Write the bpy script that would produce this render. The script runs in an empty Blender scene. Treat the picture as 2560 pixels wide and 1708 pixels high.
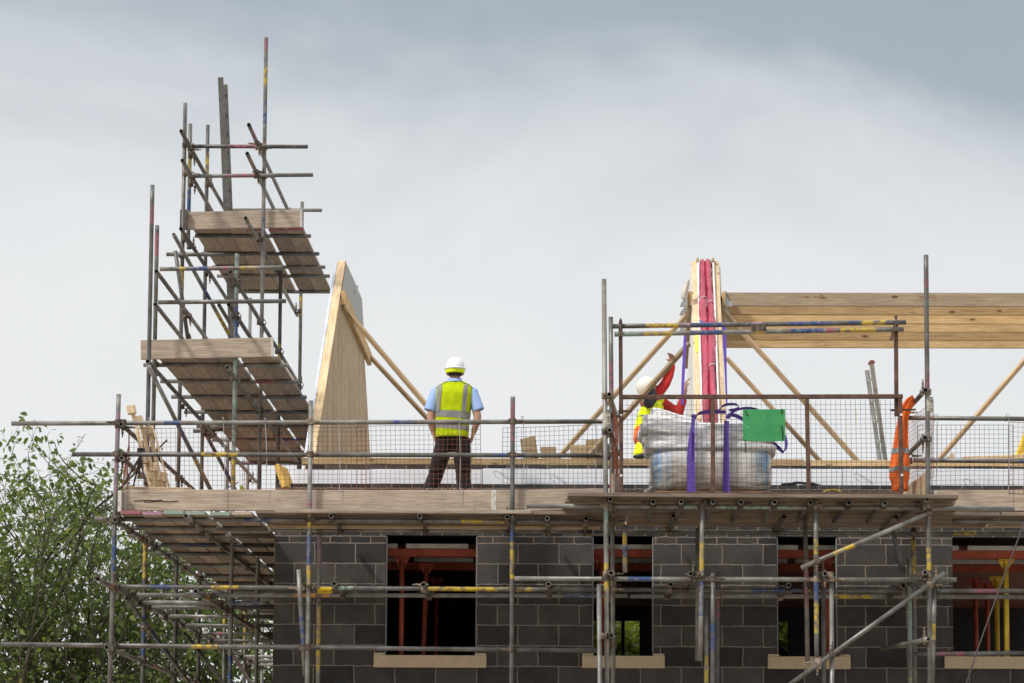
import bpy, bmesh, math, random
from mathutils import Vector, Matrix, noise
R = math.radians
random.seed(7)
scene = bpy.context.scene
COL = scene.collection

# ------------------------------------------------------------------ camera
F = 7000.0                       # focal length in pixels of the 2560 px wide photograph
CAMPOS = Vector((0.0, -30.77, 1.6))
YAW, PITCH, ROLL = 0.0226, math.atan(0.1077), 0.006
SHIFT_Y = 478.0 / 2560.0
cam_data = bpy.data.cameras.new('camera')
cam_data.sensor_width = 36.0
cam_data.lens = 36.0 * F / 2560.0
cam_data.shift_y = SHIFT_Y
cam_data.clip_end = 3000.0
cam = bpy.data.objects.new('camera', cam_data)
COL.objects.link(cam)
CROT = (Matrix.Rotation(YAW, 3, 'Z') @ Matrix.Rotation(R(90) + PITCH, 3, 'X') @ Matrix.Rotation(ROLL, 3, 'Z'))
cam.matrix_world = Matrix.Translation(CAMPOS) @ CROT.to_4x4()
scene.camera = cam

# ------------------------------------------------------------------ sky
SUN_EL, SUN_AZ = R(47), R(-130)          # azimuth clockwise from +Y
world = bpy.data.worlds.new('World')
scene.world = world
world.use_nodes = True
wn, wl = world.node_tree.nodes, world.node_tree.links
wn.clear()
def wnode(t, **kw):
    n = wn.new(t)
    for k, v in kw.items():
        setattr(n, k, v)
    return n
w_out = wnode('ShaderNodeOutputWorld')
w_bg = wnode('ShaderNodeBackground')
w_sky = wnode('ShaderNodeTexSky', sky_type='NISHITA', sun_disc=False, sun_elevation=SUN_EL, sun_rotation=SUN_AZ)
w_sky.air_density = 1.5; w_sky.dust_density = 3.0
w_tc = wnode('ShaderNodeTexCoord')
w_sep = wnode('ShaderNodeSeparateXYZ')
wl.new(w_tc.outputs['Generated'], w_sep.inputs[0])
w_ramp = wnode('ShaderNodeValToRGB')        # cloud deck brightness against elevation
w_noise = wnode('ShaderNodeTexNoise')
w_map = wnode('ShaderNodeMapping')
w_map.inputs['Scale'].default_value = (3.6, 2.0, 6.0)
w_map.inputs['Location'].default_value = (1.3, 0.0, 0.45)
wl.new(w_tc.outputs['Generated'], w_map.inputs[0])
wl.new(w_map.outputs[0], w_noise.inputs['Vector'])
w_noise.inputs['Scale'].default_value = 1.7
w_noise.inputs['Detail'].default_value = 4.0
w_noise.inputs['Roughness'].default_value = 0.52
w_noise.inputs['Distortion'].default_value = 0.5
w_nm = wnode('ShaderNodeMath', operation='MULTIPLY_ADD')
w_nm.inputs[1].default_value = 0.17
w_nm.inputs[2].default_value = -0.085
wl.new(w_noise.outputs['Fac'], w_nm.inputs[0])
w_xm = wnode('ShaderNodeMath', operation='MULTIPLY_ADD')   # thicker cloud towards the right
w_xm.inputs[1].default_value = 0.10
wl.new(w_sep.outputs['X'], w_xm.inputs[0])
wl.new(w_nm.outputs[0], w_xm.inputs[2])
w_add = wnode('ShaderNodeMath', operation='ADD')
wl.new(w_sep.outputs['Z'], w_add.inputs[0])
wl.new(w_xm.outputs[0], w_add.inputs[1])
wl.new(w_add.outputs[0], w_ramp.inputs[0])
cr = w_ramp.color_ramp
cr.elements[0].position = 0.0;  cr.elements[0].color = (0.90, 0.91, 0.925, 1)
cr.elements[1].position = 1.0;  cr.elements[1].color = (1.45, 1.46, 1.48, 1)
for p, c in ((0.15, (0.855, 0.868, 0.88)), (0.19, (0.815, 0.835, 0.85)), (0.22, (0.715, 0.748, 0.775)), (0.25, (0.585, 0.63, 0.675)), (0.282, (0.41, 0.47, 0.53)),
             (0.34, (0.38, 0.435, 0.50)), (0.41, (0.60, 0.63, 0.66)), (0.60, (1.30, 1.31, 1.33))):
    e = cr.elements.new(p); e.color = (*c, 1)
w_mul = wnode('ShaderNodeVectorMath', operation='SCALE')
w_mul.inputs['Scale'].default_value = 0.07
wl.new(w_sky.outputs[0], w_mul.inputs[0])
w_mix = wnode('ShaderNodeMix', data_type='RGBA')
w_mix.inputs['Factor'].default_value = 0.94
wl.new(w_mul.outputs[0], w_mix.inputs['A'])
wl.new(w_ramp.outputs[0], w_mix.inputs['B'])
wl.new(w_mix.outputs['Result'], w_bg.inputs['Color'])
w_bg.inputs['Strength'].default_value = 1.0
wl.new(w_bg.outputs[0], w_out.inputs[0])

# ------------------------------------------------------------------ sun and exposure
sl = bpy.data.lights.new('sun', 'SUN')
sl.energy = 3.0; sl.angle = R(6); sl.color = (1.0, 0.955, 0.89)
sun = bpy.data.objects.new('sun', sl)
COL.objects.link(sun)
sd = Vector((math.sin(SUN_AZ) * math.cos(SUN_EL), math.cos(SUN_AZ) * math.cos(SUN_EL), math.sin(SUN_EL)))
sun.rotation_euler = sd.to_track_quat('Z', 'Y').to_euler()
sun.location = sd * 60
scene.view_settings.view_transform = 'Standard'
scene.view_settings.look = 'None'
scene.view_settings.exposure = 0.0
scene.view_settings.gamma = 1.0

# ------------------------------------------------------------------ picture point -> place
def ray(px, py):
    u = (px - 1280.0) / F
    v = -(py - (854.0 + SHIFT_Y * 2560.0)) / F
    return CROT @ Vector((u, v, -1.0))
def at(px, py, Y):
    d = ray(px, py); t = (Y - CAMPOS.y) / d.y
    return CAMPOS + d * t
def atX(px, py, X):
    d = ray(px, py); t = (X - CAMPOS.x) / d.x
    return CAMPOS + d * t
def atZ(px, py, z):
    d = ray(px, py); t = (z - CAMPOS.z) / d.z
    return CAMPOS + d * t
def proj(p):
    q = CROT.transposed() @ (Vector(p) - CAMPOS)
    return (1280 + F * q.x / -q.z, 854 + SHIFT_Y * 2560 - F * q.y / -q.z)
def V(*a): return Vector(a)

# ------------------------------------------------------------------ materials
class Mat:
    def __init__(s, name):
        s.m = bpy.data.materials.new(name); s.m.use_nodes = True
        s.n = s.m.node_tree.nodes; s.l = s.m.node_tree.links
        s.b = s.n['Principled BSDF']
    def node(s, t, **kw):
        n = s.n.new(t)
        for k, v in kw.items(): setattr(n, k, v)
        return n
    def coord(s, scale=(1, 1, 1), kind='Object'):
        tc = s.node('ShaderNodeTexCoord'); mp = s.node('ShaderNodeMapping')
        mp.inputs['Scale'].default_value = scale
        s.l.new(tc.outputs[kind], mp.inputs[0])
        oi = s.node('ShaderNodeObjectInfo')
        sc = s.node('ShaderNodeMath', operation='MULTIPLY'); sc.inputs[1].default_value = 37.0
        s.l.new(oi.outputs['Random'], sc.inputs[0])
        ad = s.node('ShaderNodeVectorMath', operation='ADD')
        s.l.new(mp.outputs[0], ad.inputs[0]); s.l.new(sc.outputs[0], ad.inputs[1])
        return ad.outputs[0]
    def world(s, scale=(1, 1, 1)):
        g = s.node('ShaderNodeNewGeometry'); mp = s.node('ShaderNodeMapping')
        mp.inputs['Scale'].default_value = scale
        s.l.new(g.outputs['Position'], mp.inputs[0]); return mp.outputs[0]
    def noise(s, vec, scale, detail=4, rough=0.55, dist=0.0):
        n = s.node('ShaderNodeTexNoise')
        n.inputs['Scale'].default_value = scale; n.inputs['Detail'].default_value = detail
        n.inputs['Roughness'].default_value = rough; n.inputs['Distortion'].default_value = dist
        s.l.new(vec, n.inputs['Vector']); return n.outputs['Fac']
    def ramp(s, fac, stops):
        r = s.node('ShaderNodeValToRGB'); e = r.color_ramp.elements
        while len(e) < len(stops): e.new(0.5)
        for el, (p, c) in zip(e, stops):
            el.position = p; el.color = (*c, 1) if len(c) == 3 else c
        s.l.new(fac, r.inputs[0]); return r.outputs[0]
    def mix(s, fac, a, b, mode='MIX'):
        m = s.node('ShaderNodeMix', data_type='RGBA', blend_type=mode)
        for k, v in (('Factor', fac), ('A', a), ('B', b)):
            if isinstance(v, (int, float)): m.inputs[k].default_value = v
            elif isinstance(v, tuple): m.inputs[k].default_value = (*v, 1)
            else: s.l.new(v, m.inputs[k])
        return m.outputs['Result']
    def math(s, op, a, b=0.0, c=0.0):
        m = s.node('ShaderNodeMath', operation=op)
        for i, v in enumerate((a, b, c)):
            if isinstance(v, (int, float)): m.inputs[i].default_value = v
            else: s.l.new(v, m.inputs[i])
        return m.outputs[0]
    def rand(s): return s.node('ShaderNodeObjectInfo').outputs['Random']
    def set(s, color=None, rough=None, metal=None, spec=None):
        for k, v in (('Base Color', color), ('Roughness', rough), ('Metallic', metal), ('Specular IOR Level', spec)):
            if v is None: continue
            if isinstance(v, (int, float)): s.b.inputs[k].default_value = v
            elif isinstance(v, tuple): s.b.inputs[k].default_value = (*v, 1)
            else: s.l.new(v, s.b.inputs[k])
        return s
    def bump(s, h, strength=0.3, dist=0.01):
        b = s.node('ShaderNodeBump'); b.inputs['Strength'].default_value = strength; b.inputs['Distance'].default_value = dist
        s.l.new(h, b.inputs['Height']); s.l.new(b.outputs[0], s.b.inputs['Normal']); return s
    def paint(s, base, vec, lo=0.40, hi=0.5, scale=26):
        """chipped paint over base, where the mesh's own 'paint' attribute says a band was painted"""
        a = s.node('ShaderNodeAttribute', attribute_name='paint')
        chip = s.noise(vec, scale, 5, 0.65)
        r = s.ramp(chip, ((lo, (0, 0, 0)), (hi, (1, 1, 1))))
        f = s.math('MULTIPLY', a.outputs['Alpha'], r)
        return s.mix(f, base, a.outputs['Color'])

def steel_mat():
    m = Mat('scaffold_steel'); w = m.world()
    c = m.ramp(m.noise(w, 5.0, 6, 0.65), ((0.30, (0.11, 0.10, 0.088)), (0.52, (0.22, 0.212, 0.198)), (0.72, (0.36, 0.355, 0.345))))
    rust = m.ramp(m.noise(w, 2.1, 5, 0.6), ((0.56, (0, 0, 0)), (0.75, (1, 1, 1))))
    c = m.mix(m.math('MULTIPLY', rust, 0.6), c, (0.17, 0.125, 0.095))
    tint = m.ramp(m.rand(), ((0.0, (0.45, 0.45, 0.46)), (0.5, (0.74, 0.735, 0.72)), (1.0, (0.98, 0.98, 0.96))))
    c = m.mix(1.0, c, tint, 'MULTIPLY')
    c = m.paint(c, w, 0.40, 0.58, 18)
    splash = m.ramp(m.noise(w, 34, 4, 0.6), ((0.66, (0, 0, 0)), (0.72, (1, 1, 1))))
    c = m.mix(m.math('MULTIPLY', splash, 0.5), c, (0.34, 0.32, 0.30))
    m.set(c, m.math('MULTIPLY_ADD', m.noise(w, 9, 3), 0.3, 0.3), 0.35)
    return m.bump(m.noise(w, 60, 3), 0.15, 0.002).m
def coupler_mat():
    m = Mat('coupler_steel'); w = m.world()
    c = m.ramp(m.noise(w, 22, 5, 0.65), ((0.3, (0.045, 0.035, 0.03)), (0.5, (0.12, 0.095, 0.075)), (0.7, (0.25, 0.225, 0.195))))
    tint = m.ramp(m.rand(), ((0.0, (0.6, 0.58, 0.55)), (0.7, (1, 0.95, 0.9)), (0.8, (1.7, 1.6, 1.45)), (1, (2.0, 1.95, 1.8))))
    return m.set(m.mix(1.0, c, tint, 'MULTIPLY'), 0.6, 0.3).m
def wood_mat(name, dark, mid, light, knots=0.0, fresh=True, speck=0.0):
    m = Mat(name); v = m.coord((0.8, 16, 16))
    g = m.noise(v, 3.0, 6, 0.6, 1.2)
    c = m.ramp(g, ((0.28, dark), (0.5, mid), (0.75, light)))
    fine = m.noise(m.coord((1.5, 60, 60)), 3.0, 3, 0.5)
    c = m.mix(0.45, c, m.ramp(fine, ((0.35, (0.55, 0.5, 0.45)), (0.65, (1.15, 1.15, 1.15)))), 'MULTIPLY')
    big = m.noise(m.coord((1.2, 3, 3)), 1.6, 4, 0.6)
    c = m.mix(0.55, c, m.ramp(big, ((0.3, (0.68, 0.66, 0.64)), (0.7, (1.18, 1.16, 1.13)))), 'MULTIPLY')
    if knots:
        vo = m.node('ShaderNodeTexVoronoi'); vo.inputs['Scale'].default_value = 1.0
        m.l.new(m.coord((2.6, 6.5, 6.5)), vo.inputs['Vector'])
        k = m.ramp(vo.outputs['Distance'], ((0.0, (1, 1, 1)), (0.08, (1, 1, 1)), (0.14, (0, 0, 0))))
        c = m.mix(m.math('MULTIPLY', k, knots), c, (0.13, 0.07, 0.03))
    if speck:
        st = m.ramp(m.noise(m.world((1, 1, 1)), 7.0, 6, 0.7), ((0.60, (0, 0, 0)), (0.74, (1, 1, 1))))
        c = m.mix(m.math('MULTIPLY', st, speck), c, (0.07, 0.06, 0.05))
    tint = m.ramp(m.rand(), ((0.0, (0.70, 0.69, 0.68)), (0.5, (0.96, 0.96, 0.96)), (1.0, (1.18, 1.16, 1.12))))
    c = m.mix(1.0, c, tint, 'MULTIPLY')
    c = m.paint(c, m.world(), 0.38, 0.46, 30)
    m.set(c, 0.78, 0.0, 0.25)
    return m.bump(g, 0.25, 0.004).m
def plain_mat(name, color, rough=0.7, metal=0.0, var=0.25, scale=8.0, bump=0.0, spec=0.4):
    m = Mat(name); v = m.coord()
    lo = tuple(max(0, c * (1 - var)) for c in color); hi = tuple(c * (1 + var) for c in color)
    n = m.noise(v, scale, 5, 0.62)
    c = m.ramp(n, ((0.3, lo), (0.7, hi)))
    m.set(c, rough, metal, spec)
    if bump: m.bump(n, bump, 0.01)
    return m.m
def cloth_mat(name, color, rough=0.85, var=0.12, glow=0.0):
    m = Mat(name); v = m.coord()
    n = m.noise(v, 9, 4, 0.6)
    c = m.ramp(n, ((0.3, tuple(x * (1 - var) for x in color)), (0.7, tuple(min(1, x * (1 + var)) for x in color))))
    m.set(c, rough, 0.0, 0.2)
    m.b.inputs['Sheen Weight'].default_value = 0.1
    wv = m.noise(m.coord((1, 1, 0.5)), 11, 3, 0.5, 0.6)
    return m.bump(wv, 0.5, 0.02).m

M = {}
M['steel'] = steel_mat()
M['coupler'] = coupler_mat()
M['board'] = wood_mat('weathered_board', (0.25, 0.205, 0.165), (0.40, 0.335, 0.275), (0.52, 0.45, 0.38), 0.0, False, 0.7)
M['shaded_board'] = wood_mat('shaded_board', (0.13, 0.105, 0.082), (0.235, 0.19, 0.15), (0.34, 0.285, 0.235), 0.0, False, 0.7)  # darker copy of the weathered board: deck underside shade put into the colour
M['pine'] = wood_mat('pine', (0.42, 0.27, 0.125), (0.56, 0.385, 0.195), (0.66, 0.49, 0.28), 0.9)
M['pale_pine'] = wood_mat('pale_pine', (0.45, 0.33, 0.20), (0.62, 0.48, 0.31), (0.72, 0.59, 0.42), 0.6)
M['tan_pine'] = wood_mat('tan_pine', (0.27, 0.185, 0.105), (0.42, 0.305, 0.185), (0.52, 0.40, 0.26), 0.7)
M['grey_pine'] = wood_mat('weathered_pine', (0.34, 0.26, 0.18), (0.48, 0.38, 0.27), (0.58, 0.48, 0.36), 0.9)
M['dirty_pine'] = wood_mat('dirty_pine', (0.34, 0.24, 0.12), (0.52, 0.38, 0.21), (0.62, 0.48, 0.30), 0.6, True, 0.5)
M['rust'] = plain_mat('rusty_steel', (0.105, 0.058, 0.042), 0.75, 0.2, 0.45, 12, 0.2)
M['rust_wire'] = plain_mat('rusty_wire', (0.23, 0.075, 0.042), 0.7, 0.2, 0.35, 6)
M['dark_wire'] = plain_mat('dark_wire', (0.07, 0.055, 0.055), 0.6, 0.4, 0.35, 6)
M['galv'] = plain_mat('galvanised', (0.42, 0.43, 0.44), 0.4, 0.6, 0.2, 9)
M['alu'] = plain_mat('aluminium', (0.58, 0.59, 0.58), 0.45, 0.5, 0.25, 12)
M['white_board'] = plain_mat('foil_insulation', (0.74, 0.76, 0.80), 0.55, 0.0, 0.07, 4, 0.1)
M['white_panel'] = plain_mat('white_render_board', (0.70, 0.69, 0.66), 0.7, 0.0, 0.08, 3)
M['grey_sheet'] = plain_mat('grey_sheet', (0.36, 0.365, 0.36), 0.8, 0.0, 0.08, 5)
M['membrane'] = plain_mat('membrane', (0.55, 0.60, 0.70), 0.45, 0.0, 0.12, 6, 0.3)
M['sill'] = plain_mat('cast_stone', (0.44, 0.345, 0.235), 0.85, 0.0, 0.08, 14, 0.1)
M['red_steel'] = plain_mat('red_formwork', (0.44, 0.10, 0.055), 0.6, 0.1, 0.25, 6)
M['yellow_steel'] = plain_mat('yellow_prop', (0.72, 0.50, 0.05), 0.55, 0.1, 0.25, 6)
M['maroon_ply'] = plain_mat('formwork_ply', (0.20, 0.07, 0.05), 0.7, 0.0, 0.3, 3)
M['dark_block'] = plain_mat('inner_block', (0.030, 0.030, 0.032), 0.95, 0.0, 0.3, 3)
M['purple'] = cloth_mat('purple_webbing', (0.115, 0.06, 0.36), 0.55, 0.2)
def green_mat():
    m = Mat('green_plastic')
    c = m.ramp(m.noise(m.coord((1, 1, 1)), 6, 5, 0.65), ((0.3, (0.028, 0.225, 0.07)), (0.7, (0.045, 0.29, 0.10))))
    sc = m.ramp(m.noise(m.coord((2.5, 14, 14)), 3.2, 6, 0.75, 1.0), ((0.60, (0, 0, 0)), (0.72, (1, 1, 1))))
    c = m.mix(m.math('MULTIPLY', sc, 0.35), c, (0.30, 0.42, 0.33))
    dots = m.ramp(m.noise(m.coord((1, 1, 1)), 38, 2, 0.5), ((0.70, (0, 0, 0)), (0.74, (1, 1, 1))))
    c = m.mix(m.math('MULTIPLY', dots, 0.6), c, (0.45, 0.52, 0.45))
    m.set(c, 0.5, 0, 0.4); return m.bump(m.noise(m.coord((1, 3, 3)), 3, 3, 0.5), 0.25, 0.02).m
M['green'] = green_mat()
M['hivis'] = cloth_mat('hivis_yellow', (0.74, 0.86, 0.010), 0.8, 0.06)
M['hivis_orange'] = cloth_mat('hivis_orange', (0.72, 0.135, 0.022), 0.85, 0.25)
M['reflect'] = cloth_mat('reflective_tape', (0.23, 0.225, 0.215), 0.45, 0.06)
M['blue_shirt'] = cloth_mat('blue_shirt', (0.30, 0.43, 0.72), 0.85, 0.06)
M['red_shirt'] = cloth_mat('red_shirt', (0.52, 0.03, 0.025), 0.8, 0.1)
M['dark_cloth'] = cloth_mat('dark_cloth', (0.012, 0.011, 0.012), 0.85, 0.2)
M['grey_cloth'] = cloth_mat('grey_cloth', (0.045, 0.045, 0.055), 0.85, 0.2)
M['skin'] = plain_mat('skin', (0.42, 0.235, 0.165), 0.55, 0.0, 0.08, 9)
M['hair'] = plain_mat('hair', (0.02, 0.017, 0.015), 0.7, 0.0, 0.3, 40)
M['helmet'] = plain_mat('helmet_shell', (0.76, 0.77, 0.78), 0.3, 0.0, 0.03, 6)
M['cream_helmet'] = plain_mat('cream_helmet', (0.72, 0.70, 0.60), 0.35, 0.0, 0.05, 6)
M['black'] = plain_mat('black_plastic', (0.015, 0.015, 0.017), 0.5, 0.0, 0.2, 6)
M['yellow_foam'] = plain_mat('yellow_foam', (0.62, 0.40, 0.10), 0.85, 0.0, 0.15, 8, 0.2)
M['note'] = plain_mat('yellow_note', (0.78, 0.72, 0.10), 0.7, 0.0, 0.05, 6)
M['twine'] = plain_mat('white_twine', (0.70, 0.68, 0.70), 0.7, 0.0, 0.1, 10)
M['blue_twine'] = plain_mat('blue_twine', (0.10, 0.32, 0.60), 0.7, 0.0, 0.2, 10)
M['yellow_rope'] = plain_mat('yellow_rope', (0.62, 0.50, 0.02), 0.7, 0.0, 0.2, 10)
M['ink'] = plain_mat('red_ink', (0.36, 0.10, 0.055), 0.8, 0.0, 0.1, 10)
M['grey_ink'] = plain_mat('grey_ink', (0.32, 0.33, 0.38), 0.8, 0.0, 0.1, 10)
M['concrete'] = plain_mat('concrete', (0.28, 0.27, 0.25), 0.9, 0.0, 0.2, 3)
M['mortar_dab'] = plain_mat('mortar_dab', (0.28, 0.235, 0.20), 0.9, 0.0, 0.25, 20)

def brick_mat(name, bw, bh, x0, z0, mort=0.015):
    m = Mat(name)
    g = m.node('ShaderNodeNewGeometry'); sep = m.node('ShaderNodeSeparateXYZ')
    m.l.new(g.outputs['Position'], sep.inputs[0])
    w = m.world()
    wob = m.node('ShaderNodeTexNoise'); wob.inputs['Scale'].default_value = 11; wob.inputs['Detail'].default_value = 5
    m.l.new(w, wob.inputs['Vector'])
    ws = m.node('ShaderNodeSeparateColor'); m.l.new(wob.outputs['Color'], ws.inputs[0])
    xy = m.math('ADD', sep.outputs['X'], sep.outputs['Y'])
    cx = m.node('ShaderNodeCombineXYZ')
    m.l.new(m.math('ADD', m.math('ADD', xy, -x0), m.math('MULTIPLY_ADD', ws.outputs[0], 0.03, -0.015)), cx.inputs[0])
    m.l.new(m.math('ADD', m.math('ADD', sep.outputs['Z'], -z0), m.math('MULTIPLY_ADD', ws.outputs[1], 0.024, -0.012)), cx.inputs[1])
    b = m.node('ShaderNodeTexBrick'); b.offset = 0.5; b.offset_frequency = 2
    b.inputs['Scale'].default_value = 1.0
    b.inputs['Brick Width'].default_value = bw; b.inputs['Row Height'].default_value = bh
    b.inputs['Mortar Size'].default_value = mort * 0.5; b.inputs['Mortar Smooth'].default_value = 0.6
    b.inputs['Bias'].default_value = 0.0
    b.inputs['Color1'].default_value = (0.034, 0.033, 0.034, 1); b.inputs['Color2'].default_value = (0.076, 0.071, 0.068, 1)
    b.inputs['Mortar'].default_value = (0.225, 0.186, 0.158, 1)
    m.l.new(cx.outputs[0], b.inputs['Vector'])
    n1 = m.noise(w, 55, 5, 0.8); n2 = m.noise(w, 3.3, 5, 0.65)
    c = m.mix(0.6, b.outputs['Color'], m.ramp(n1, ((0.3, (0.45, 0.45, 0.45)), (0.62, (1.25, 1.25, 1.25)), (0.78, (2.2, 2.2, 2.2)))), 'MULTIPLY')
    c = m.mix(0.75, c, m.ramp(n2, ((0.3, (0.65, 0.65, 0.66)), (0.7, (1.35, 1.3, 1.25)))), 'MULTIPLY')
    smear = m.ramp(m.noise(m.world((1, 1, 0.45)), 4.2, 6, 0.7), ((0.68, (0, 0, 0)), (0.80, (1, 1, 1))))
    c = m.mix(m.math('MULTIPLY', smear, 0.45), c, (0.17, 0.145, 0.125))
    m.set(c, 0.95, 0.0, 0.15)
    h = m.math('MULTIPLY_ADD', b.outputs['Fac'], -0.6, n1)
    return m.bump(h, 0.5, 0.008).m
ZL = 1.6 + (2086 - 1359) / 227.5
M['block'] = brick_mat('dark_concrete_block', 0.45, 0.2265, -2.876, ZL)
M['course'] = brick_mat('dark_coursing_brick', 0.225, 0.0765, -2.82, ZL)

# ------------------------------------------------------------------ object helpers
WM = {}
def link(name, mesh, mat, parent=None, mw=None):
    o = bpy.data.objects.new(name, mesh); COL.objects.link(o)
    if mat is not None and mesh is not None and not mesh.materials:
        for mm in (mat if isinstance(mat, (list, tuple)) else [mat]): mesh.materials.append(mm)
    mw = mw or Matrix.Identity(4)
    if parent is not None:
        o.parent = parent
        o.matrix_basis = WM[parent.name].inverted() @ mw
    else:
        o.matrix_basis = mw
    WM[o.name] = mw
    return o
def thing(name, label, cat, loc=(0, 0, 0), group=None):
    o = link(name, None, None, None, Matrix.Translation(Vector(loc)))
    return tag(o, label, cat, group)
def tag(o, label, cat, group=None, kind=None):
    o['label'] = label; o['category'] = cat
    if group: o['group'] = group
    if kind: o['kind'] = kind
    return o
def struct(o, kind='structure'):
    o['kind'] = kind; return o
def mesh_from(verts, faces, smooth=False, name='m'):
    me = bpy.data.meshes.new(name); me.from_pydata([tuple(v) for v in verts], [], faces)
    me.validate(); me.update()
    if smooth:
        me.polygons.foreach_set('use_smooth', [True] * len(me.polygons))
    return me
def frame_axes(d, up=V(0, 0, 1)):
    d = d.normalized()
    s = up.cross(d)
    if s.length < 1e-5: s = V(1, 0, 0).cross(d)
    s.normalize(); u = d.cross(s)
    return d, s, u
PAINT = {'y': (0.50, 0.35, 0.035), 'b': (0.032, 0.065, 0.19), 'p': (0.30, 0.10, 0.135), 'g': (0.22, 0.31, 0.26), 'w': (0.55, 0.53, 0.50),
         'v': (0.30, 0.18, 0.24), 'o': (0.55, 0.25, 0.03)}

TUBES = {}
def tube(parent, name, a, b, bands=None, r=0.0245, seg=14, mat='steel', label=None):
    """hollow scaffold tube from a to b; bands = [(paint letter, t0, t1)] along its length"""
    a, b = Vector(a), Vector(b); L = (b - a).length
    d, s, u = frame_axes(b - a, V(0, 0, 1) if abs((b - a).normalized().z) < 0.95 else V(0, 1, 0))
    if bands is None:
        bands = []
        q = random.random()
        for k in range(0 if q < 0.62 else 1 if q < 0.92 else 2):
            t0 = random.uniform(0.02, 0.85); bands.append((random.choice('ybpggvpb'), t0, t0 + random.uniform(0.08, 0.22)))
    bands = sorted(((c, max(0, min(t0, t1)), min(1, max(t0, t1))) for c, t0, t1 in bands), key=lambda x: x[1])
    st = [(0.0, None)]; last = 0.0
    e = 0.004 / max(L, 0.01)
    for c, t0, t1 in bands:
        t0 = max(t0, last + 2 * e)
        if t1 <= t0 + 2 * e: continue
        st += [(t0 - e, None), (t0, c), (t1, c), (t1 + e, None)]; last = t1 + e
    st = [x for x in st if x[0] < 1 - e] + [(1.0, None)]
    verts, faces, cols = [], [], []
    ri = r - 0.0045
    def ring(t, rad, c):
        i0 = len(verts)
        for k in range(seg):
            an = 2 * math.pi * k / seg
            verts.append(d * (t * L) + s * (math.cos(an) * rad) + u * (math.sin(an) * rad))
            cols.append((*PAINT[c], 1.0) if c else (0, 0, 0, 0))
        return i0
    rings = [ring(t, r, c) for t, c in st]
    rings = [ring(0.0, ri, None)] + rings + [ring(1.0, ri, None)]
    for p, q in zip(rings, rings[1:]):
        for k in range(seg):
            k2 = (k + 1) % seg
            faces.append((p + k, p + k2, q + k2, q + k))
    i, j = rings[0], rings[-1]
    i2 = ring(min(0.35 / L, 0.45), ri, None); j2 = ring(1 - min(0.35 / L, 0.45), ri, None)   # bore
    for p, q in ((i2, i), (j, j2)):
        for k in range(seg):
            k2 = (k + 1) % seg
            faces.append((p + k, p + k2, q + k2, q + k))
    faces.append(tuple(i2 + k for k in range(seg))); faces.append(tuple(j2 + k for k in range(seg))[::-1])
    me = mesh_from(verts, faces, True, name)
    ca = me.color_attributes.new('paint', 'FLOAT_COLOR', 'POINT')
    ca.data.foreach_set('color', [x for c in cols for x in c])
    for p in me.polygons:
        if abs(Vector(p.normal).dot(d)) > 0.7: p.use_smooth = False
    o = link(name, me, M[mat], parent, Matrix.Translation(a))
    if label: o['label'] = label
    if parent is not None: TUBES.setdefault(parent.name, []).append((o, a, b, d))
    return o
def pxband(bands, x0, y0, x1, y1):
    out = []
    for c, s0, s1 in bands or []:
        if abs(x1 - x0) > abs(y1 - y0): out.append((c, (s0 - x0) / (x1 - x0), (s1 - x0) / (x1 - x0)))
        else: out.append((c, (s0 - y0) / (y1 - y0), (s1 - y0) / (y1 - y0)))
    return out
def ptube(parent, name, x0, y0, x1, y1, Y0, Y1=None, bands=None, **kw):
    Y1 = Y0 if Y1 is None else Y1
    bb = pxband(bands, x0, y0, x1, y1) if bands is not None else None
    return tube(parent, name, at(x0, y0, Y0), at(x1, y1, Y1), bb, **kw)

def box_mesh(sx, sy, sz, bevel=0.004, segs=1, jitter=0.0, ends=None, xdiv=1):
    """box centred on y,z, running 0..sx along x; ends = (paint letter at x=0, at x=sx)"""
    bm = bmesh.new()
    bmesh.ops.create_cube(bm, size=1.0)
    for v in bm.verts:
        v.co = Vector(((v.co.x + 0.5) * sx, v.co.y * sy, v.co.z * sz))
    if bevel:
        bmesh.ops.bevel(bm, geom=bm.edges[:], offset=min(bevel, 0.4 * min(sx, sy, sz)), segments=segs, affect='EDGES', profile=0.6)
    cuts = [sx * k / xdiv for k in range(1, xdiv)]
    if ends:
        if ends[0]: cuts += [0.028, 0.032]
        if ends[1]: cuts += [sx - 0.028, sx - 0.032]
    for c in cuts:
        bmesh.ops.bisect_plane(bm, geom=bm.verts[:] + bm.edges[:] + bm.faces[:], plane_co=(c, 0, 0), plane_no=(1, 0, 0))
    me = bpy.data.meshes.new('board'); bm.to_mesh(me); bm.free()
    if jitter:
        k0 = random.uniform(0, 50)
        for v in me.vertices:
            v.co.z += (noise.noise(V(v.co.x * 0.6 + k0, 0, 0))) * jitter
            v.co.y += (noise.noise(V(v.co.x * 0.5 + k0, 9, 0))) * jitter * 0.6
    ca = me.color_attributes.new('paint', 'FLOAT_COLOR', 'POINT')
    ca.data.foreach_set('color', [0.0] * (4 * len(me.vertices)))
    if ends:
        for i, v in enumerate(me.vertices):
            c = None
            if ends[0] and v.co.x < 0.030: c = ends[0]
            if ends[1] and v.co.x > sx - 0.030: c = ends[1]
            if c: ca.data[i].color = (*PAINT[c], 1.0)
    return me
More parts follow.
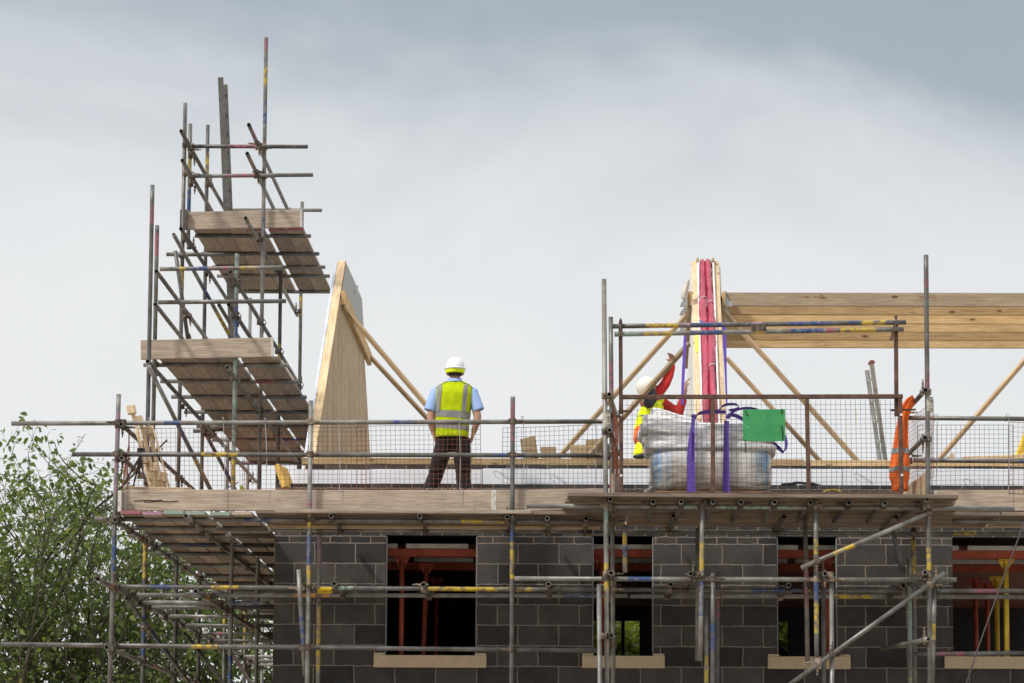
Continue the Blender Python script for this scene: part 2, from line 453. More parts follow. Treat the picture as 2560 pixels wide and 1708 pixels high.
def beam(parent, name, a, b, w, h, mat, up=V(0, 0, 1), bevel=0.004, jitter=0.0, ends=None, xdiv=1, off=(0, 0)):
    """timber or bar of width w (sideways) and height h (along up), axis from a to b"""
    a, b = Vector(a), Vector(b)
    d, s, u = frame_axes(b - a, up)
    me = box_mesh((b - a).length, w, h, bevel, 1, jitter, ends, xdiv)
    mw = Matrix((d, s, u)).transposed().to_4x4()
    mw.translation = a + s * off[0] + u * off[1]
    return link(name, me, M[mat] if isinstance(mat, str) else mat, parent, mw)
def block(parent, name, lo, hi, mat, bevel=0.003):
    lo, hi = Vector(lo), Vector(hi); c = (lo + hi) / 2
    return beam(parent, name, V(lo.x, c.y, c.z), V(hi.x, c.y, c.z), hi.y - lo.y, hi.z - lo.z, mat, bevel=bevel)

class MB:
    """collects pieces of one part into one mesh (world coordinates)"""
    def __init__(s): s.v, s.f = [], []
    def add(s, verts, faces):
        i = len(s.v); s.v += [tuple(v) for v in verts]; s.f += [tuple(i + k for k in f) for f in faces]; return s
    def cyl(s, a, b, r0, r1=None, seg=8, cap=True):
        a, b = Vector(a), Vector(b); r1 = r0 if r1 is None else r1
        d, sx, u = frame_axes(b - a, V(0, 0, 1) if abs((b - a).normalized().z) < 0.9 else V(0, 1, 0))
        vs = []
        for p, r in ((a, r0), (b, r1)):
            for k in range(seg):
                an = 2 * math.pi * k / seg
                vs.append(p + sx * (math.cos(an) * r) + u * (math.sin(an) * r))
        fs = [(k, (k + 1) % seg, seg + (k + 1) % seg, seg + k) for k in range(seg)]
        if cap: fs += [tuple(range(seg))[::-1], tuple(range(seg, 2 * seg))]
        return s.add(vs, fs)
    def path(s, pts, r, seg=5, r1=None):
        pts = [Vector(p) for p in pts]; n = len(pts); vs, fs = [], []
        up = V(0, 0, 1)
        for i, p in enumerate(pts):
            t = (pts[min(i + 1, n - 1)] - pts[max(i - 1, 0)])
            if t.length < 1e-9: t = V(0, 0, 1)
            d, sx, u = frame_axes(t, up if abs(t.normalized().z) < 0.95 else V(0, 1, 0))
            rr = r if r1 is None else r + (r1 - r) * i / max(1, n - 1)
            for k in range(seg):
                an = 2 * math.pi * k / seg
                vs.append(p + sx * (math.cos(an) * rr) + u * (math.sin(an) * rr))
        for i in range(n - 1):
            for k in range(seg):
                k2 = (k + 1) % seg
                fs.append((i * seg + k, i * seg + k2, (i + 1) * seg + k2, (i + 1) * seg + k))
        fs += [tuple(range(seg))[::-1], tuple((n - 1) * seg + k for k in range(seg))]
        return s.add(vs, fs)
    def box(s, lo, hi):
        x0, y0, z0 = lo; x1, y1, z1 = hi
        return s.add([(x0, y0, z0), (x1, y0, z0), (x1, y1, z0), (x0, y1, z0), (x0, y0, z1), (x1, y0, z1), (x1, y1, z1), (x0, y1, z1)],
                     [(0, 3, 2, 1), (4, 5, 6, 7), (0, 1, 5, 4), (1, 2, 6, 5), (2, 3, 7, 6), (3, 0, 4, 7)])
    def loft(s, rings, cap=True, closed=True):
        n = len(rings[0]); vs = [p for r in rings for p in r]; fs = []
        for i in range(len(rings) - 1):
            for k in range(n if closed else n - 1):
                k2 = (k + 1) % n
                fs.append((i * n + k, i * n + k2, (i + 1) * n + k2, (i + 1) * n + k))
        if cap and closed:
            fs += [tuple(range(n))[::-1], tuple((len(rings) - 1) * n + k for k in range(n))]
        return s.add(vs, fs)
    def ell(s, c, rx, ry, rz, nu=14, nv=9):
        c = Vector(c); rings = []
        for j in range(1, nv):
            ph = -math.pi / 2 + math.pi * j / nv
            rings.append([c + V(math.cos(2 * math.pi * k / nu) * math.cos(ph) * rx, math.sin(2 * math.pi * k / nu) * math.cos(ph) * ry, math.sin(ph) * rz) for k in range(nu)])
        return s.loft(rings)
    def limb(s, pts, seg=12):
        """tapered chain: [(point, radius)], rounded joints"""
        for (p, r), (q, t) in zip(pts, pts[1:]): s.cyl(p, q, r, t, seg)
        for p, r in pts: s.ell(p, r, r, r, 10, 7)
        return s
    def build(s, name, mat, parent=None, mw=None, smooth=False, solid=0.0, subsurf=0):
        mw = mw or (WM[parent.name].copy() if parent is not None else Matrix.Identity(4))
        inv = mw.inverted()
        me = mesh_from([inv @ Vector(v) for v in s.v], s.f, smooth, name)
        bm = bmesh.new(); bm.from_mesh(me); bmesh.ops.recalc_face_normals(bm, faces=bm.faces[:]); bm.to_mesh(me); bm.free()
        if isinstance(mat, str) and mat in ('board', 'pine', 'pale_pine', 'grey_pine', 'dirty_pine', 'tan_pine', 'stake_pine', 'steel'):
            ca = me.color_attributes.new('paint', 'FLOAT_COLOR', 'POINT'); ca.data.foreach_set('color', [0.0] * (4 * len(me.vertices)))
        o = link(name, me, M[mat] if isinstance(mat, str) else mat, parent, mw)
        if solid:
            md = o.modifiers.new('thick', 'SOLIDIFY'); md.thickness = solid; md.offset = 0
        if subsurf:
            md = o.modifiers.new('smooth', 'SUBSURF'); md.levels = subsurf; md.render_levels = subsurf
        return o
    def blob(s, name, mat, parent=None, voxel=0.012, smooth=4):
        """one continuous skin over all the pieces"""
        o = s.build(name, mat, parent)
        md = o.modifiers.new('remesh', 'REMESH'); md.mode = 'VOXEL'; md.voxel_size = voxel; md.use_smooth_shade = True
        if smooth:
            ms = o.modifiers.new('relax', 'SMOOTH'); ms.factor = 0.5; ms.iterations = smooth
        dg = bpy.context.evaluated_depsgraph_get(); dg.update()
        me = bpy.data.meshes.new_from_object(o.evaluated_get(dg))
        o.modifiers.clear(); o.data = me
        if not me.materials: me.materials.append(M[mat])
        me.polygons.foreach_set('use_smooth', [True] * len(me.polygons))
        return o

# couplers -----------------------------------------------------------
def coupler_mesh():
    b = MB()
    def collar(ax, off, side):
        a = V(1, 0, 0) if ax == 'x' else V(0, 1, 0)
        o = V(0, 0, off)
        n = 14; w = 0.026; ro = 0.0315
        t = V(0, 1, 0) if ax == 'x' else V(1, 0, 0)
        rings = []
        for x, r in ((-w, 0.0255), (-w, ro), (w, ro), (w, 0.0255)):
            rings.append([o + a * x + t * (math.cos(2 * math.pi * k / n) * r) + V(0, 0, 1) * (math.sin(2 * math.pi * k / n) * r) for k in range(n)])
        b.loft(rings, cap=False)
        # lug, bolt and nut
        p = o + t * (side * 0.040)
        b.cyl(p - V(0, 0, 0.012), p + V(0, 0, 0.012), 0.016, 0.016, 8)
        b.cyl(p - t * side * 0.01, p + t * (side * 0.075), 0.0075, 0.0075, 7)
        b.cyl(p + t * (side * 0.024), p + t * (side * 0.042), 0.0145, 0.0145, 6)
        q = o - t * (side * 0.036)
        b.cyl(q - a * 0.02, q + a * 0.02, 0.009, 0.009, 7)
    collar('x', 0.0, -1); collar('y', 0.0545, 1)
    b.box((-0.022, -0.022, 0.024), (0.022, 0.022, 0.031))
    me = mesh_from(b.v, b.f, False, 'coupler'); me.materials.append(M['coupler'])
    bm = bmesh.new(); bm.from_mesh(me); bmesh.ops.recalc_face_normals(bm, faces=bm.faces[:]); bm.to_mesh(me); bm.free()
    return me
COUPLER = coupler_mesh()
def closest(a, u, la, b, v, lb):
    w = a - b; B = u.dot(v); D = u.dot(w); E = v.dot(w); den = 1 - B * B
    if den < 0.05: return None
    s = max(0, min(la, (B * E - D) / den)); t = max(0, min(lb, (E - B * D) / den))
    return a + u * s, b + v * t, s, t
NCOUP = {}
def couple(names, reach=0.115):
    ts = [t for n in names for t in TUBES.get(n, [])]
    for i in range(len(ts)):
        for j in range(i + 1, len(ts)):
            o1, a1, b1, d1 = ts[i]; o2, a2, b2, d2 = ts[j]
            c = closest(a1, d1, (b1 - a1).length, a2, d2, (b2 - a2).length)
            if not c: continue
            p, q, s, t = c
            if (p - q).length > reach: continue
            x, y = proj((p + q) / 2)
            if not (-30 < x < 2590 and -30 < y < 1730): continue
            n = q - p
            if n.length < 0.02: n = d1.cross(d2)
            z = d1.cross(d2).normalized()
            if z.dot(n) < 0: z = -z
            X = d1 if random.random() < 0.5 else -d1
            Yv = z.cross(X)
            mw = Matrix((X, Yv, z)).transposed().to_4x4(); mw = mw @ Matrix.Diagonal((1.1, 1.1, 1.0, 1)); mw.translation = (p + q) / 2 - z * 0.027
            link('coupler', COUPLER, None, o2, mw)
def sleeve(parent, c, d, mat=None, length=0.17, label=None):
    """sleeve coupler joining two tubes end to end"""
    c, d = Vector(c), Vector(d).normalized()
    b = MB(); b.cyl(c - d * length / 2, c + d * length / 2, 0.031, 0.031, 14)
    d2, s, u = frame_axes(d, V(0, 0, 1) if abs(d.z) < 0.9 else V(0, 1, 0))
    k = V(0, -1, 0) if abs(d.y) < 0.9 else V(0, 0, -1)
    side = d.cross(k).normalized()
    for e in (-1, 1):
        p = c + d * (e * length * 0.27) + k * 0.03 + side * 0.014
        b.cyl(p, p + k * 0.016, 0.011, 0.011, 6)
        b.cyl(p - side * 0.02 - k * 0.01, p + side * 0.035 - k * 0.01, 0.006, 0.006, 6)
    b.add([c + d * (x * length / 2) + side * yy + k * zz for x in (-1, 1) for yy, zz in ((0.028, 0.006), (0.046, 0.006), (0.046, -0.006), (0.028, -0.006))],
          [(0, 1, 2, 3), (7, 6, 5, 4), (0, 4, 5, 1), (1, 5, 6, 2), (2, 6, 7, 3), (3, 7, 4, 0)])
    o = b.build('sleeve_coupler', mat or 'coupler', parent)
    if label: o['label'] = label
    return o

# ================================================================== SETTING
g = plain_mat('site_ground', (0.34, 0.285, 0.22), 0.95, 0, 0.25, 0.4)
struct(link('ground', mesh_from([(-600, -300, 0), (600, -300, 0), (600, 1500, 0), (-600, 1500, 0)], [(0, 1, 2, 3)]), g))

E = CAMPOS.z                     # heights below are given above the eye level: z = E + h
def X0(px): return at(px, 1500, 0.0).x
def Z0(py, px=1438): return at(px, py, 0.0).z

# ================================================================== BLOCK BUILDING
bld = thing('block_house', 'unfinished house of dark concrete blocks with open window holes', 'building', (1.5, 0, 0))
XL, XR = -3.325, 7.2
Zhead = at(1080, 1338, 0).z; Zsill = at(1080, 1638, 0).z
wins = [(X0(963), X0(1193)), (X0(1480), X0(1634.5)), (X0(1941.5), X0(2094.5)), (X0(2382), X0(2382) + 1.6)]
Ztop = at(1438, 1211, 0).z
def grid_wall(xs, zs, holes, y0, y1):
    def solid(i, k):
        if i < 0 or k < 0 or i >= len(xs) - 1 or k >= len(zs) - 1: return False
        cx, cz = (xs[i] + xs[i + 1]) / 2, (zs[k] + zs[k + 1]) / 2
        return not any(a < cx < b and c < cz < d for a, b, c, d in holes)
    vs, fs = [], []
    def quad(*p):
        i = len(vs); vs.extend(p); fs.append((i, i + 1, i + 2, i + 3))
    for i in range(len(xs) - 1):
        for k in range(len(zs) - 1):
            if not solid(i, k): continue
            a, b, c, d = xs[i], xs[i + 1], zs[k], zs[k + 1]
            quad((a, y0, c), (b, y0, c), (b, y0, d), (a, y0, d))
            quad((b, y1, c), (a, y1, c), (a, y1, d), (b, y1, d))
            if not solid(i - 1, k): quad((a, y1, c), (a, y0, c), (a, y0, d), (a, y1, d))
            if not solid(i + 1, k): quad((b, y0, c), (b, y1, c), (b, y1, d), (b, y0, d))
            if not solid(i, k - 1): quad((a, y1, c), (b, y1, c), (b, y0, c), (a, y0, c))
            if not solid(i, k + 1): quad((a, y0, d), (b, y0, d), (b, y1, d), (a, y1, d))
    return mesh_from(vs, fs)
xs = sorted([XL, XR] + [w for ab in wins for w in ab if w < XR])
holes = [(a, b, Zsill, Zhead) for a, b in wins]
link('block_wall', grid_wall(xs, [0, Zsill, ZL], [(a, b, Zsill, 99) for a, b in wins], 0.0, 0.105), M['block'], bld)
link('coursing_wall', grid_wall(xs, [ZL, Zhead, Ztop], [(a, b, 0, Zhead) for a, b in wins], 0.0, 0.105), M['course'], bld)
link('gable_wall', grid_wall([0.108, 11.0], [0, Zsill, Ztop], [], -XL - 0.105, -XL).copy(), M['block'], bld,
     Matrix.Rotation(R(90), 4, 'Z'))
# inner leaf, timber plate, insulation
Zi0, Zi1, Zp1 = at(1438, 1178, 0.25).z, at(1438, 1165.5, 0.25).z, at(1438, 1147.5, 0.25).z
link('inner_wall', grid_wall([X0(752) + 0.01, XR], [Zhead + 0.06, Zi1], [], 0.19, 0.30), M['course'], bld)
beam(bld, 'wall_plate', V(X0(752) - 0.03, 0.25, (Zi1 + Zp1) / 2), V(2.55, 0.25, (Zi1 + Zp1) / 2), 0.10, Zp1 - Zi1 - 0.004, 'dirty_pine', jitter=0.006, xdiv=12)
beam(bld, 'wall_plate', V(2.56, 0.25, (Zi1 + Zp1) / 2 - 0.006), V(XR, 0.25, (Zi1 + Zp1) / 2 - 0.004), 0.10, Zp1 - Zi1 - 0.01, 'dirty_pine', jitter=0.006, xdiv=12)
# sills
for i, (x0, x1, y0, y1) in enumerate(((933.6, 1216, 1638, 1669), (1455, 1662, 1639.5, 1670.5), (1920, 2127, 1641.5, 1672.5), (2362, 2640, 1641.5, 1672))):
    a, b = at(x0, y1, -0.035), at(x1, y1, -0.035); h = (y1 - y0) / 227.7
    zc = (a.z + b.z) / 2 + h / 2
    s_ = beam(bld, 'window_sill', V(a.x, 0.03, zc), V(b.x, 0.03, zc), 0.13, h, 'sill', bevel=0.006)
    for e in (a.x, b.x - 0.13):
        if e < 6: beam(s_, 'stool', V(e + 0.002, 0.033, zc + h / 2 + 0.012), V(e + 0.125, 0.033, zc + h / 2 + 0.012), 0.115, 0.026, 'sill', bevel=0.004)
M['closer'] = plain_mat('cavity_closer', (0.20, 0.20, 0.205), 0.6, 0, 0.1, 6)
for a, b in wins[:3]:
    for x in (a + 0.002, b - 0.016):
        beam(bld, 'cavity_closer', V(x + 0.007, 0.055, Zsill + 0.02), V(x + 0.007, 0.055, Zhead - 0.01), 0.014, 0.09, 'closer', up=V(0, 1, 0), bevel=0.002)
# shell of the rooms behind the openings
ceil_z = E + 3.62
floor_z = E + 1.25
def slab(name, lo, hi, mat): return block(bld, name, lo, hi, mat, 0.0)
slab('upper_slab', (XL + 0.12, 0.31, ceil_z), (XR, 10.6, ceil_z + 0.12), 'concrete')
slab('lower_slab', (XL + 0.12, 0.12, floor_z - 0.2), (XR, 10.6, floor_z), 'concrete')
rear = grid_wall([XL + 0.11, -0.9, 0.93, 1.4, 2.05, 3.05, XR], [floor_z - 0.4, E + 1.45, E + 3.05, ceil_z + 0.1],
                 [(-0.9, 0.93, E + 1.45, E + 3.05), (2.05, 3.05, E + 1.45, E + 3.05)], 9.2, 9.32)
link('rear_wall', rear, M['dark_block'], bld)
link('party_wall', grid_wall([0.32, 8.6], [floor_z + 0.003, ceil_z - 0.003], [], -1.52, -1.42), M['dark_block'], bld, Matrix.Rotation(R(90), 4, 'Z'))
beam(bld, 'mullion', V(0.69, 9.15, E + 1.46), V(0.69, 9.15, E + 3.04), 0.05, 0.08, 'black', up=V(0, 1, 0))

# insulation boards standing in the cavity, one by one
edges = [738, 925, 1206, 1556, 1860, 2107, 2330, 2580]
for i, (e0, e1) in enumerate(zip(edges, edges[1:])):
    a = at(e0 + 0.8, 1210, 0.14); b = at(e1 - 0.8, 1210, 0.14)
    zt = at(e0, 1173.5 + random.uniform(-1.5, 1.5), 0.14).z
    o = beam(None, 'insulation_board', V(a.x, 0.148, (Ztop - 0.15 + zt) / 2), V(b.x, 0.148, (Ztop - 0.15 + zt) / 2 + random.uniform(-.004, .004)), 0.05, zt - Ztop + 0.15, 'white_board', bevel=0.003)
    tag(o, ['white insulation board at the house corner beside the yellow foam offcut',
            'white insulation board behind the standing worker legs', 'white insulation board between the standing worker and the timber offcuts',
            'white insulation board behind the wrapped pallet load', 'white insulation board beside the load under the loading gate',
            'white insulation board behind the orange jacket', 'white insulation board beyond the loading bay along the guard mesh'][i],
        'insulation board', 'white insulation boards along the wall top')
    if i in (2, 4, 6):     # printed squiggles on the foil
        for cx, cy, n in (((1250, 1187, 1), (1390, 1196, 1)), ((2150, 1192, 1),), ((2425, 1206, 1),))[(2, 4, 6).index(i)]:
            b_ = MB(); pts = [at(cx + 9 * math.cos(t) * (1 + .2 * math.sin(3 * t)) - 6, cy - 10 * math.sin(t) * .8 + 4 * math.cos(t), 0.1215) for t in [0.4 + k * 0.35 for k in range(15)]]
            b_.path(pts, 0.0022, 4)
            for k in range(7):
                q = [at(cx + 1 + k * 4.6 + dx, cy - 4 + k * 3.0 + dy, 0.1215) for dx, dy in ((0, -4), (3, 0), (0, 3), (4, 5))]
                b_.path(q, 0.0018, 4)
            b_.build('printed_mark', 'grey_ink', o)

# rest of the formwork inside the openings
def prop(x, lean, y0, mat, label, top=None):
    h1 = at(x, 1384, y0); zt = E + 3.10 if top is None else top
    xb = h1.x; xt = h1.x + lean
    p = thing('steel_prop', label, 'prop', (xb, y0, floor_z), 'adjustable steel props inside the openings')
    A, B = V(xb, y0, floor_z), V(xt, y0, zt)
    b = MB(); b.cyl(A + V(0, 0, .012), A + (B - A) * 0.97, 0.03, 0.03, 12); b.build('outer_tube', mat, p, smooth=True)
    b = MB(); b.box((xt - 0.09, y0 - 0.07, zt - 0.012), (xt + 0.09, y0 + 0.07, zt)); b.cyl(A + (B - A) * 0.97, B - V(0, 0, 0.012), 0.024, 0.024, 10)
    for sgn in (-1, 1):
        b.add([(xt + sgn * 0.03, y0 - 0.004, zt - 0.11), (xt + sgn * 0.085, y0 - 0.004, zt - 0.013), (xt + sgn * 0.03, y0 - 0.004, zt - 0.013),
               (xt + sgn * 0.03, y0 + 0.004, zt - 0.11), (xt + sgn * 0.085, y0 + 0.004, zt - 0.013), (xt + sgn * 0.03, y0 + 0.004, zt - 0.013)],
              [(0, 1, 2), (5, 4, 3), (0, 3, 4, 1), (1, 4, 5, 2), (2, 5, 3, 0)])
    b.build('head_plate', mat, p)
    b = MB(); b.box((xb - 0.08, y0 - 0.08, floor_z), (xb + 0.08, y0 + 0.08, floor_z + 0.012)); b.build('base_plate', mat, p)
prop(1005, 0.0, 0.62, 'red_steel', 'red steel prop standing upright in the widest window hole')
prop(1056, 0.05, 1.25, 'red_steel', 'red steel prop leaning slightly beside the upright one', E + 3.08)
prop(1092, 0.0, 3.2, 'red_steel', 'dim red prop deep inside the widest window hole')
prop(1503, 0.0, 0.62, 'red_steel', 'red steel prop behind the scaffold pole in the narrow window with greenery')
prop(2066, 0.0, 0.62, 'red_steel', 'red steel prop in the window hole crossed by the diagonal braces')
prop(2514, 0.0, 0.62, 'yellow_steel', 'bright yellow steel prop in the last window hole')
prop(2490, 0.0, 2.2, 'yellow_steel', 'dull yellow prop behind the bright yellow one', E + 3.05)
prop(2437, 0.0, 3.0, 'red_steel', 'dim red prop deep inside the last window hole')
prop(2466, 0.0, 3.6, 'red_steel', 'dim red prop between the yellow props and the window jamb')
for y0, z0, zz, n in ((0.62, 3.105, 3.19, 'nearest the openings'), (2.2, 3.10, 3.19, 'behind the first one')):
    o = thing('formwork_beam', 'long red steel formwork beam ' + n, 'beam', (1.5, y0, E + z0), 'red formwork beams')
    b = MB()
    for x0_, x1_ in ((XL + 0.3, 1.38), (1.56, XR - 0.1)):
        b.box((x0_, y0 - 0.05, E + z0), (x1_, y0 + 0.05, E + z0 + 0.012)); b.box((x0_, y0 - 0.05, E + zz - 0.012), (x1_, y0 + 0.05, E + zz))
        b.box((x0_, y0 - 0.006, E + z0 + 0.012), (x1_, y0 + 0.006, E + zz - 0.012))
        b.box((x0_, y0 - 0.049, E + z0 + 0.013), (x1_, y0 - 0.04, E + zz - 0.013))
    b.build('flange_beam', 'red_steel', o)
    b = MB()
    for x0_, x1_ in ((XL + 0.5, -2.0), (-1.9, -1.2), (-1.1, 1.2), (1.7, 2.5), (2.6, 4.3), (4.4, 6.9)):
        b.box((x0_, y0 - 0.075, E + zz + 0.004), (x1_, y0 + 0.045, E + zz + 0.055))
    b.build('packing_strip', 'alu', o)
o = thing('formwork_deck', 'dark red plywood formwork deck seen from below inside the window holes', 'formwork', (1.5, 4.5, E + 3.26))
b = MB()
for k in range(9):
    for x0_, x1_ in ((XL + 0.3, 1.38), (1.56, XR - 0.1)):
        b.box((x0_, 0.9 + k * 0.92, E + 3.252), (x1_, 0.9 + k * 0.92 + 0.91, E + 3.275))
b.build('plywood_sheet', 'maroon_ply', o)

# ================================================================== SCAFFOLDS
fs = thing('scaffold_run', 'long tube scaffold along the block wall with plank deck and double guard rails', 'scaffold', (0, -1.5, 0))
gs = thing('scaffold_tower', 'stepped tube scaffold rising in three plank decks beside the gable', 'scaffold', (-4.4, 4, 0))
lb = thing('loading_bay', 'projecting tube loading bay scaffold carrying the wrapped pallet load', 'scaffold', (3.0, -2.8, 0))
YO, YI, YL = -1.5, -0.36, -2.78

# --- front run: uprights
def up(par, x0, y0, x1, y1, Y, bands=None, to_ground=True, **kw):
    a, b = at(x0, y0, Y), at(x1, y1, Y)
    if to_ground and y1 >= 1700:
        d = (b - a) / (a.z - b.z); b = b + d * b.z; b.z = max(b.z, 0.02)
    o = tube(par, 'upright_pole', a, b, None, **kw) if bands is None else None
    if o is None:
        L = (b - a).length; sc = (a.z - at(x1, y1, Y).z)
        bb = [(c, (s0 - y0) / (y1 - y0) * sc / L, (s1 - y0) / (y1 - y0) * sc / L) for c, s0, s1 in bands]
        o = tube(par, 'upright_pole', a, b, bb, **kw)
    return o
up(fs, 297, 986, 274.5, 1706, YO, [('v', 1030, 1240), ('b', 1341, 1430)])
up(fs, 777.5, 1002, 768, 1706, YO, [('p', 1252, 1270), ('y', 1271, 1324), ('b', 1325, 1415), ('y', 1416, 1470)])
up(fs, 1282, 992, 1279, 1706, YO, [('p', 1000, 1105), ('b', 1318, 1356), ('y', 1357, 1450)])
up(fs, 799, 1325, 795, 1706, YI, [('v', 1325, 1420), ('y', 1515, 1680)])
up(fs, 1527, 793, 1533, 1706, YO, [('p', 905, 1015), ('p', 1195, 1275)])
up(fs, 2283, 1300, 2288, 1706, YI - 0.05, [('y', 1330, 1442)])
up(fs, 2590, 900, 2596, 1706, YO, [])
up(fs, 1795, 1430, 1794, 1706, YI, [('p', 1470, 1545)])
# rails and ledgers
yr = YO + 0.052
ptube(fs, 'guard_rail', 29, 1059, 1513, 1054, yr, bands=[('b', 412, 452), ('b', 980, 1042)])
ptube(fs, 'guard_rail', 181, 1136, 1513, 1139, yr, bands=[('y', 505, 596), ('b', 1237, 1315)])
ptube(fs, 'ledger_pole', 236, 1298, 1530, 1305, yr, bands=[('b', 612, 677), ('y', 1155, 1262)])
ptube(fs, 'ledger_pole', 288, 1467, 1520, 1475, yr, bands=[('b', 370, 440), ('y', 530, 598), ('g', 835, 885), ('y', 1072, 1335)])
ptube(fs, 'ledger_pole', 1522, 1475, 2620, 1478, yr, bands=[('b', 1880, 2005), ('y', 2020, 2040), ('p', 2430, 2500)])
ptube(fs, 'guard_rail', 3, 1611, 1497, 1627, yr, bands=[('y', 480, 545)])
ptube(fs, 'ledger_pole', 342, 1488, 1570, 1490, YI - 0.052, bands=[('o', 735, 825), ('b', 1410, 1492)])
ptube(fs, 'ledger_pole', 1575, 1491, 2620, 1493, YI - 0.052, bands=[('y', 2085, 2182)])
ptube(fs, 'ledger_pole', 560, 1325, 1480, 1329, YI - 0.052, bands=[])
ptube(fs, 'ledger_pole', 1485, 1330, 2620, 1334, YI - 0.052, bands=[('y', 2385, 2440)])
ptube(fs, 'guard_rail', 2264, 1045, 2640, 1048, yr, bands=[])
ptube(fs, 'guard_rail', 2284, 1151, 2640, 1154, yr, bands=[('b', 2546, 2600)])
ptube(fs, 'guard_rail', 2270, 1636, 2640, 1632, yr, bands=[('p', 2330, 2410)])
ptube(fs, 'ledger_pole', 2380, 1303, 2640, 1306, yr, bands=[])
# transoms poking out towards the viewer
def transom(par, x, y, Yf, Yb, dx=0.0, **kw):
    a = at(x, y, Yf); return tube(par, 'transom_pole', a, V(a.x + dx, Yb, a.z), **kw)
for x, y in ((827, 1289), (1049, 1290), (1268, 1292), (1368, 1296), (1465, 1296)):
    transom(fs, x, y, YO - 0.13, -0.16)
for x, y in ((835, 1459), (1058, 1461.5), (1677, 1461), (1972, 1463), (2258, 1464), (1371, 1460)):
    transom(fs, x, y, YO - 0.13, -0.16)
# leaning bits
ptube(fs, 'diagonal_brace', 746, 1424, 763, 1690, YO - 0.062, YO + 0.05, bands=[('b', 1535, 1620)])
ptube(fs, 'diagonal_brace', 2229, 1318, 2257, 1428, YO - 0.25, YO - 0.2, bands=[])
sleeve(fs, at(812, 1473, yr), V(1, 0, 0), plain_mat('yellow_sleeve', (0.50, 0.34, 0.01), 0.5, 0.2, 0.25, 25), 0.155, 'yellow painted sleeve coupler')
# deck boards along the wall (five wide) and their second length
zd = at(800, 1290, YO - 0.1).z + 0.045
for k in range(5):
    y = YO + 0.02 + k * 0.235
    for x0_, x1_ in ((-3.36, 0.55), (0.56, 4.45), (4.46, 8.0)):
        y = YO + 0.02 + k * 0.235 + random.uniform(-.005, .005)
        beam(fs, 'deck_board', V(x0_, y, zd + (0, .016, -.002, .018, .002)[k] + random.uniform(-.004, .006)), V(x1_ - 0.01, y, zd + (0, .016, -.002, .018, .002)[k] + random.uniform(-.004, .006)), 0.220, 0.038, 'shaded_board', jitter=0.006, xdiv=10)
# toe boards
zt0 = at(600, 1279, YO + 0.1).z; zt1 = at(600, 1225.5, YO + 0.1).z
def toe(par, x0, y0, x1, y1, Y, h=0.225, lab=None):
    a, b = at(x0, y0, Y), at(x1, y1, Y)
    o = beam(par, 'toe_board', a, b, 0.038, h, 'board', bevel=0.006, jitter=0.006, ends=('w', 'w'), xdiv=14)
    if lab: o['label'] = lab
    return o
toe(fs, 309, 1251, 1235, 1252, YO + 0.10, lab='long toe board with a dark split near its end')
toe(fs, 1233, 1252, 1526, 1249, YO + 0.10)
toe(fs, 2335, 1254, 2640, 1250, YO + 0.10)
b = MB()
for x0, x1, y in ((335, 405, 1252), (360, 445, 1254.5)):
    b.path([at(x0 + (x1 - x0) * t / 6, y + math.sin(t * 1.7) * 0.9 - t * 0.2, YO + 0.0795) for t in range(7)], 0.0045, 4)
b.build('split_crack', 'black', fs)
beam(fs, 'deck_board', at(690, 1281, YO - 0.02), at(1330, 1283, YO - 0.02), 0.225, 0.036, 'board', jitter=0.004, xdiv=8)
beam(fs, 'fascia_strip', at(646, 1317, YI - 0.15), at(1500, 1320, YI - 0.15), 0.03, 0.035, 'pale_pine')
beam(fs, 'fascia_strip', at(1545, 1310, YI - 0.15), at(2640, 1316, YI - 0.15), 0.03, 0.03, 'pale_pine')

# --- gable tower (X columns from the corner upright, levels 2.05 m apart)
XOUT, XIN = -4.83, -3.87
def gpole(x, y_top, X, Y, y_bot=1706, bands=(), Zbot=None):
    Zr = Y - CAMPOS.y
    top = at(x, y_top, Y)
    zb = 0.02 if Zbot is None else Zbot
    L = top.z - zb
    bb = []
    for c, s0, s1 in bands:
        z0_, z1_ = at(x, s0, Y).z, at(x, s1, Y).z
        bb.append((c, (top.z - z0_) / L, (top.z - z1_) / L))
    return tube(gs, 'upright_pole', V(X, Y, top.z), V(X, Y, zb), bb)
GY = [0.45, 2.95, 5.06, 7.7, 10.1, 12.4]
gpole(385, 463, XOUT, GY[0], bands=[('p', 510, 560), ('y', 1360, 1445), ('b', 1540, 1640)])
gpole(400, 564, XOUT - 0.01, 0.93, bands=[('p', 580, 640)], Zbot=E + 3.3)
gpole(470, 258, XOUT, GY[1], bands=[('y', 680, 735)])
gpole(486, 310, XOUT - 0.01, 3.5, bands=[('y', 390, 430), ('b', 470, 525)], Zbot=E + 7.3)
gpole(517, 313, XOUT, GY[2], bands=[('y', 380, 440)])
gpole(567, 745, XOUT, GY[3], bands=[('p', 760, 800), ('y', 1500, 1560)])
gpole(624, 745, XOUT, GY[4], bands=[('y', 1500, 1620)])
gpole(655, 1300, XOUT, GY[5])
gpole(589, 634, -3.89, 0.77, bands=[('g', 634, 745), ('b', 768, 858), ('g', 870, 1130), ('y', 1150, 1222), ('b', 1640, 1706)])
gpole(660, 94, -3.87, 3.2, bands=[('p', 100, 128), ('y', 168, 215), ('b', 255, 310), ('p', 350, 365), ('b', 545, 585)])
gpole(697, 676, XIN, 5.3, bands=[('y', 860, 900)])
gpole(743, 505, XIN, 8.0, bands=[('y', 740, 790)])
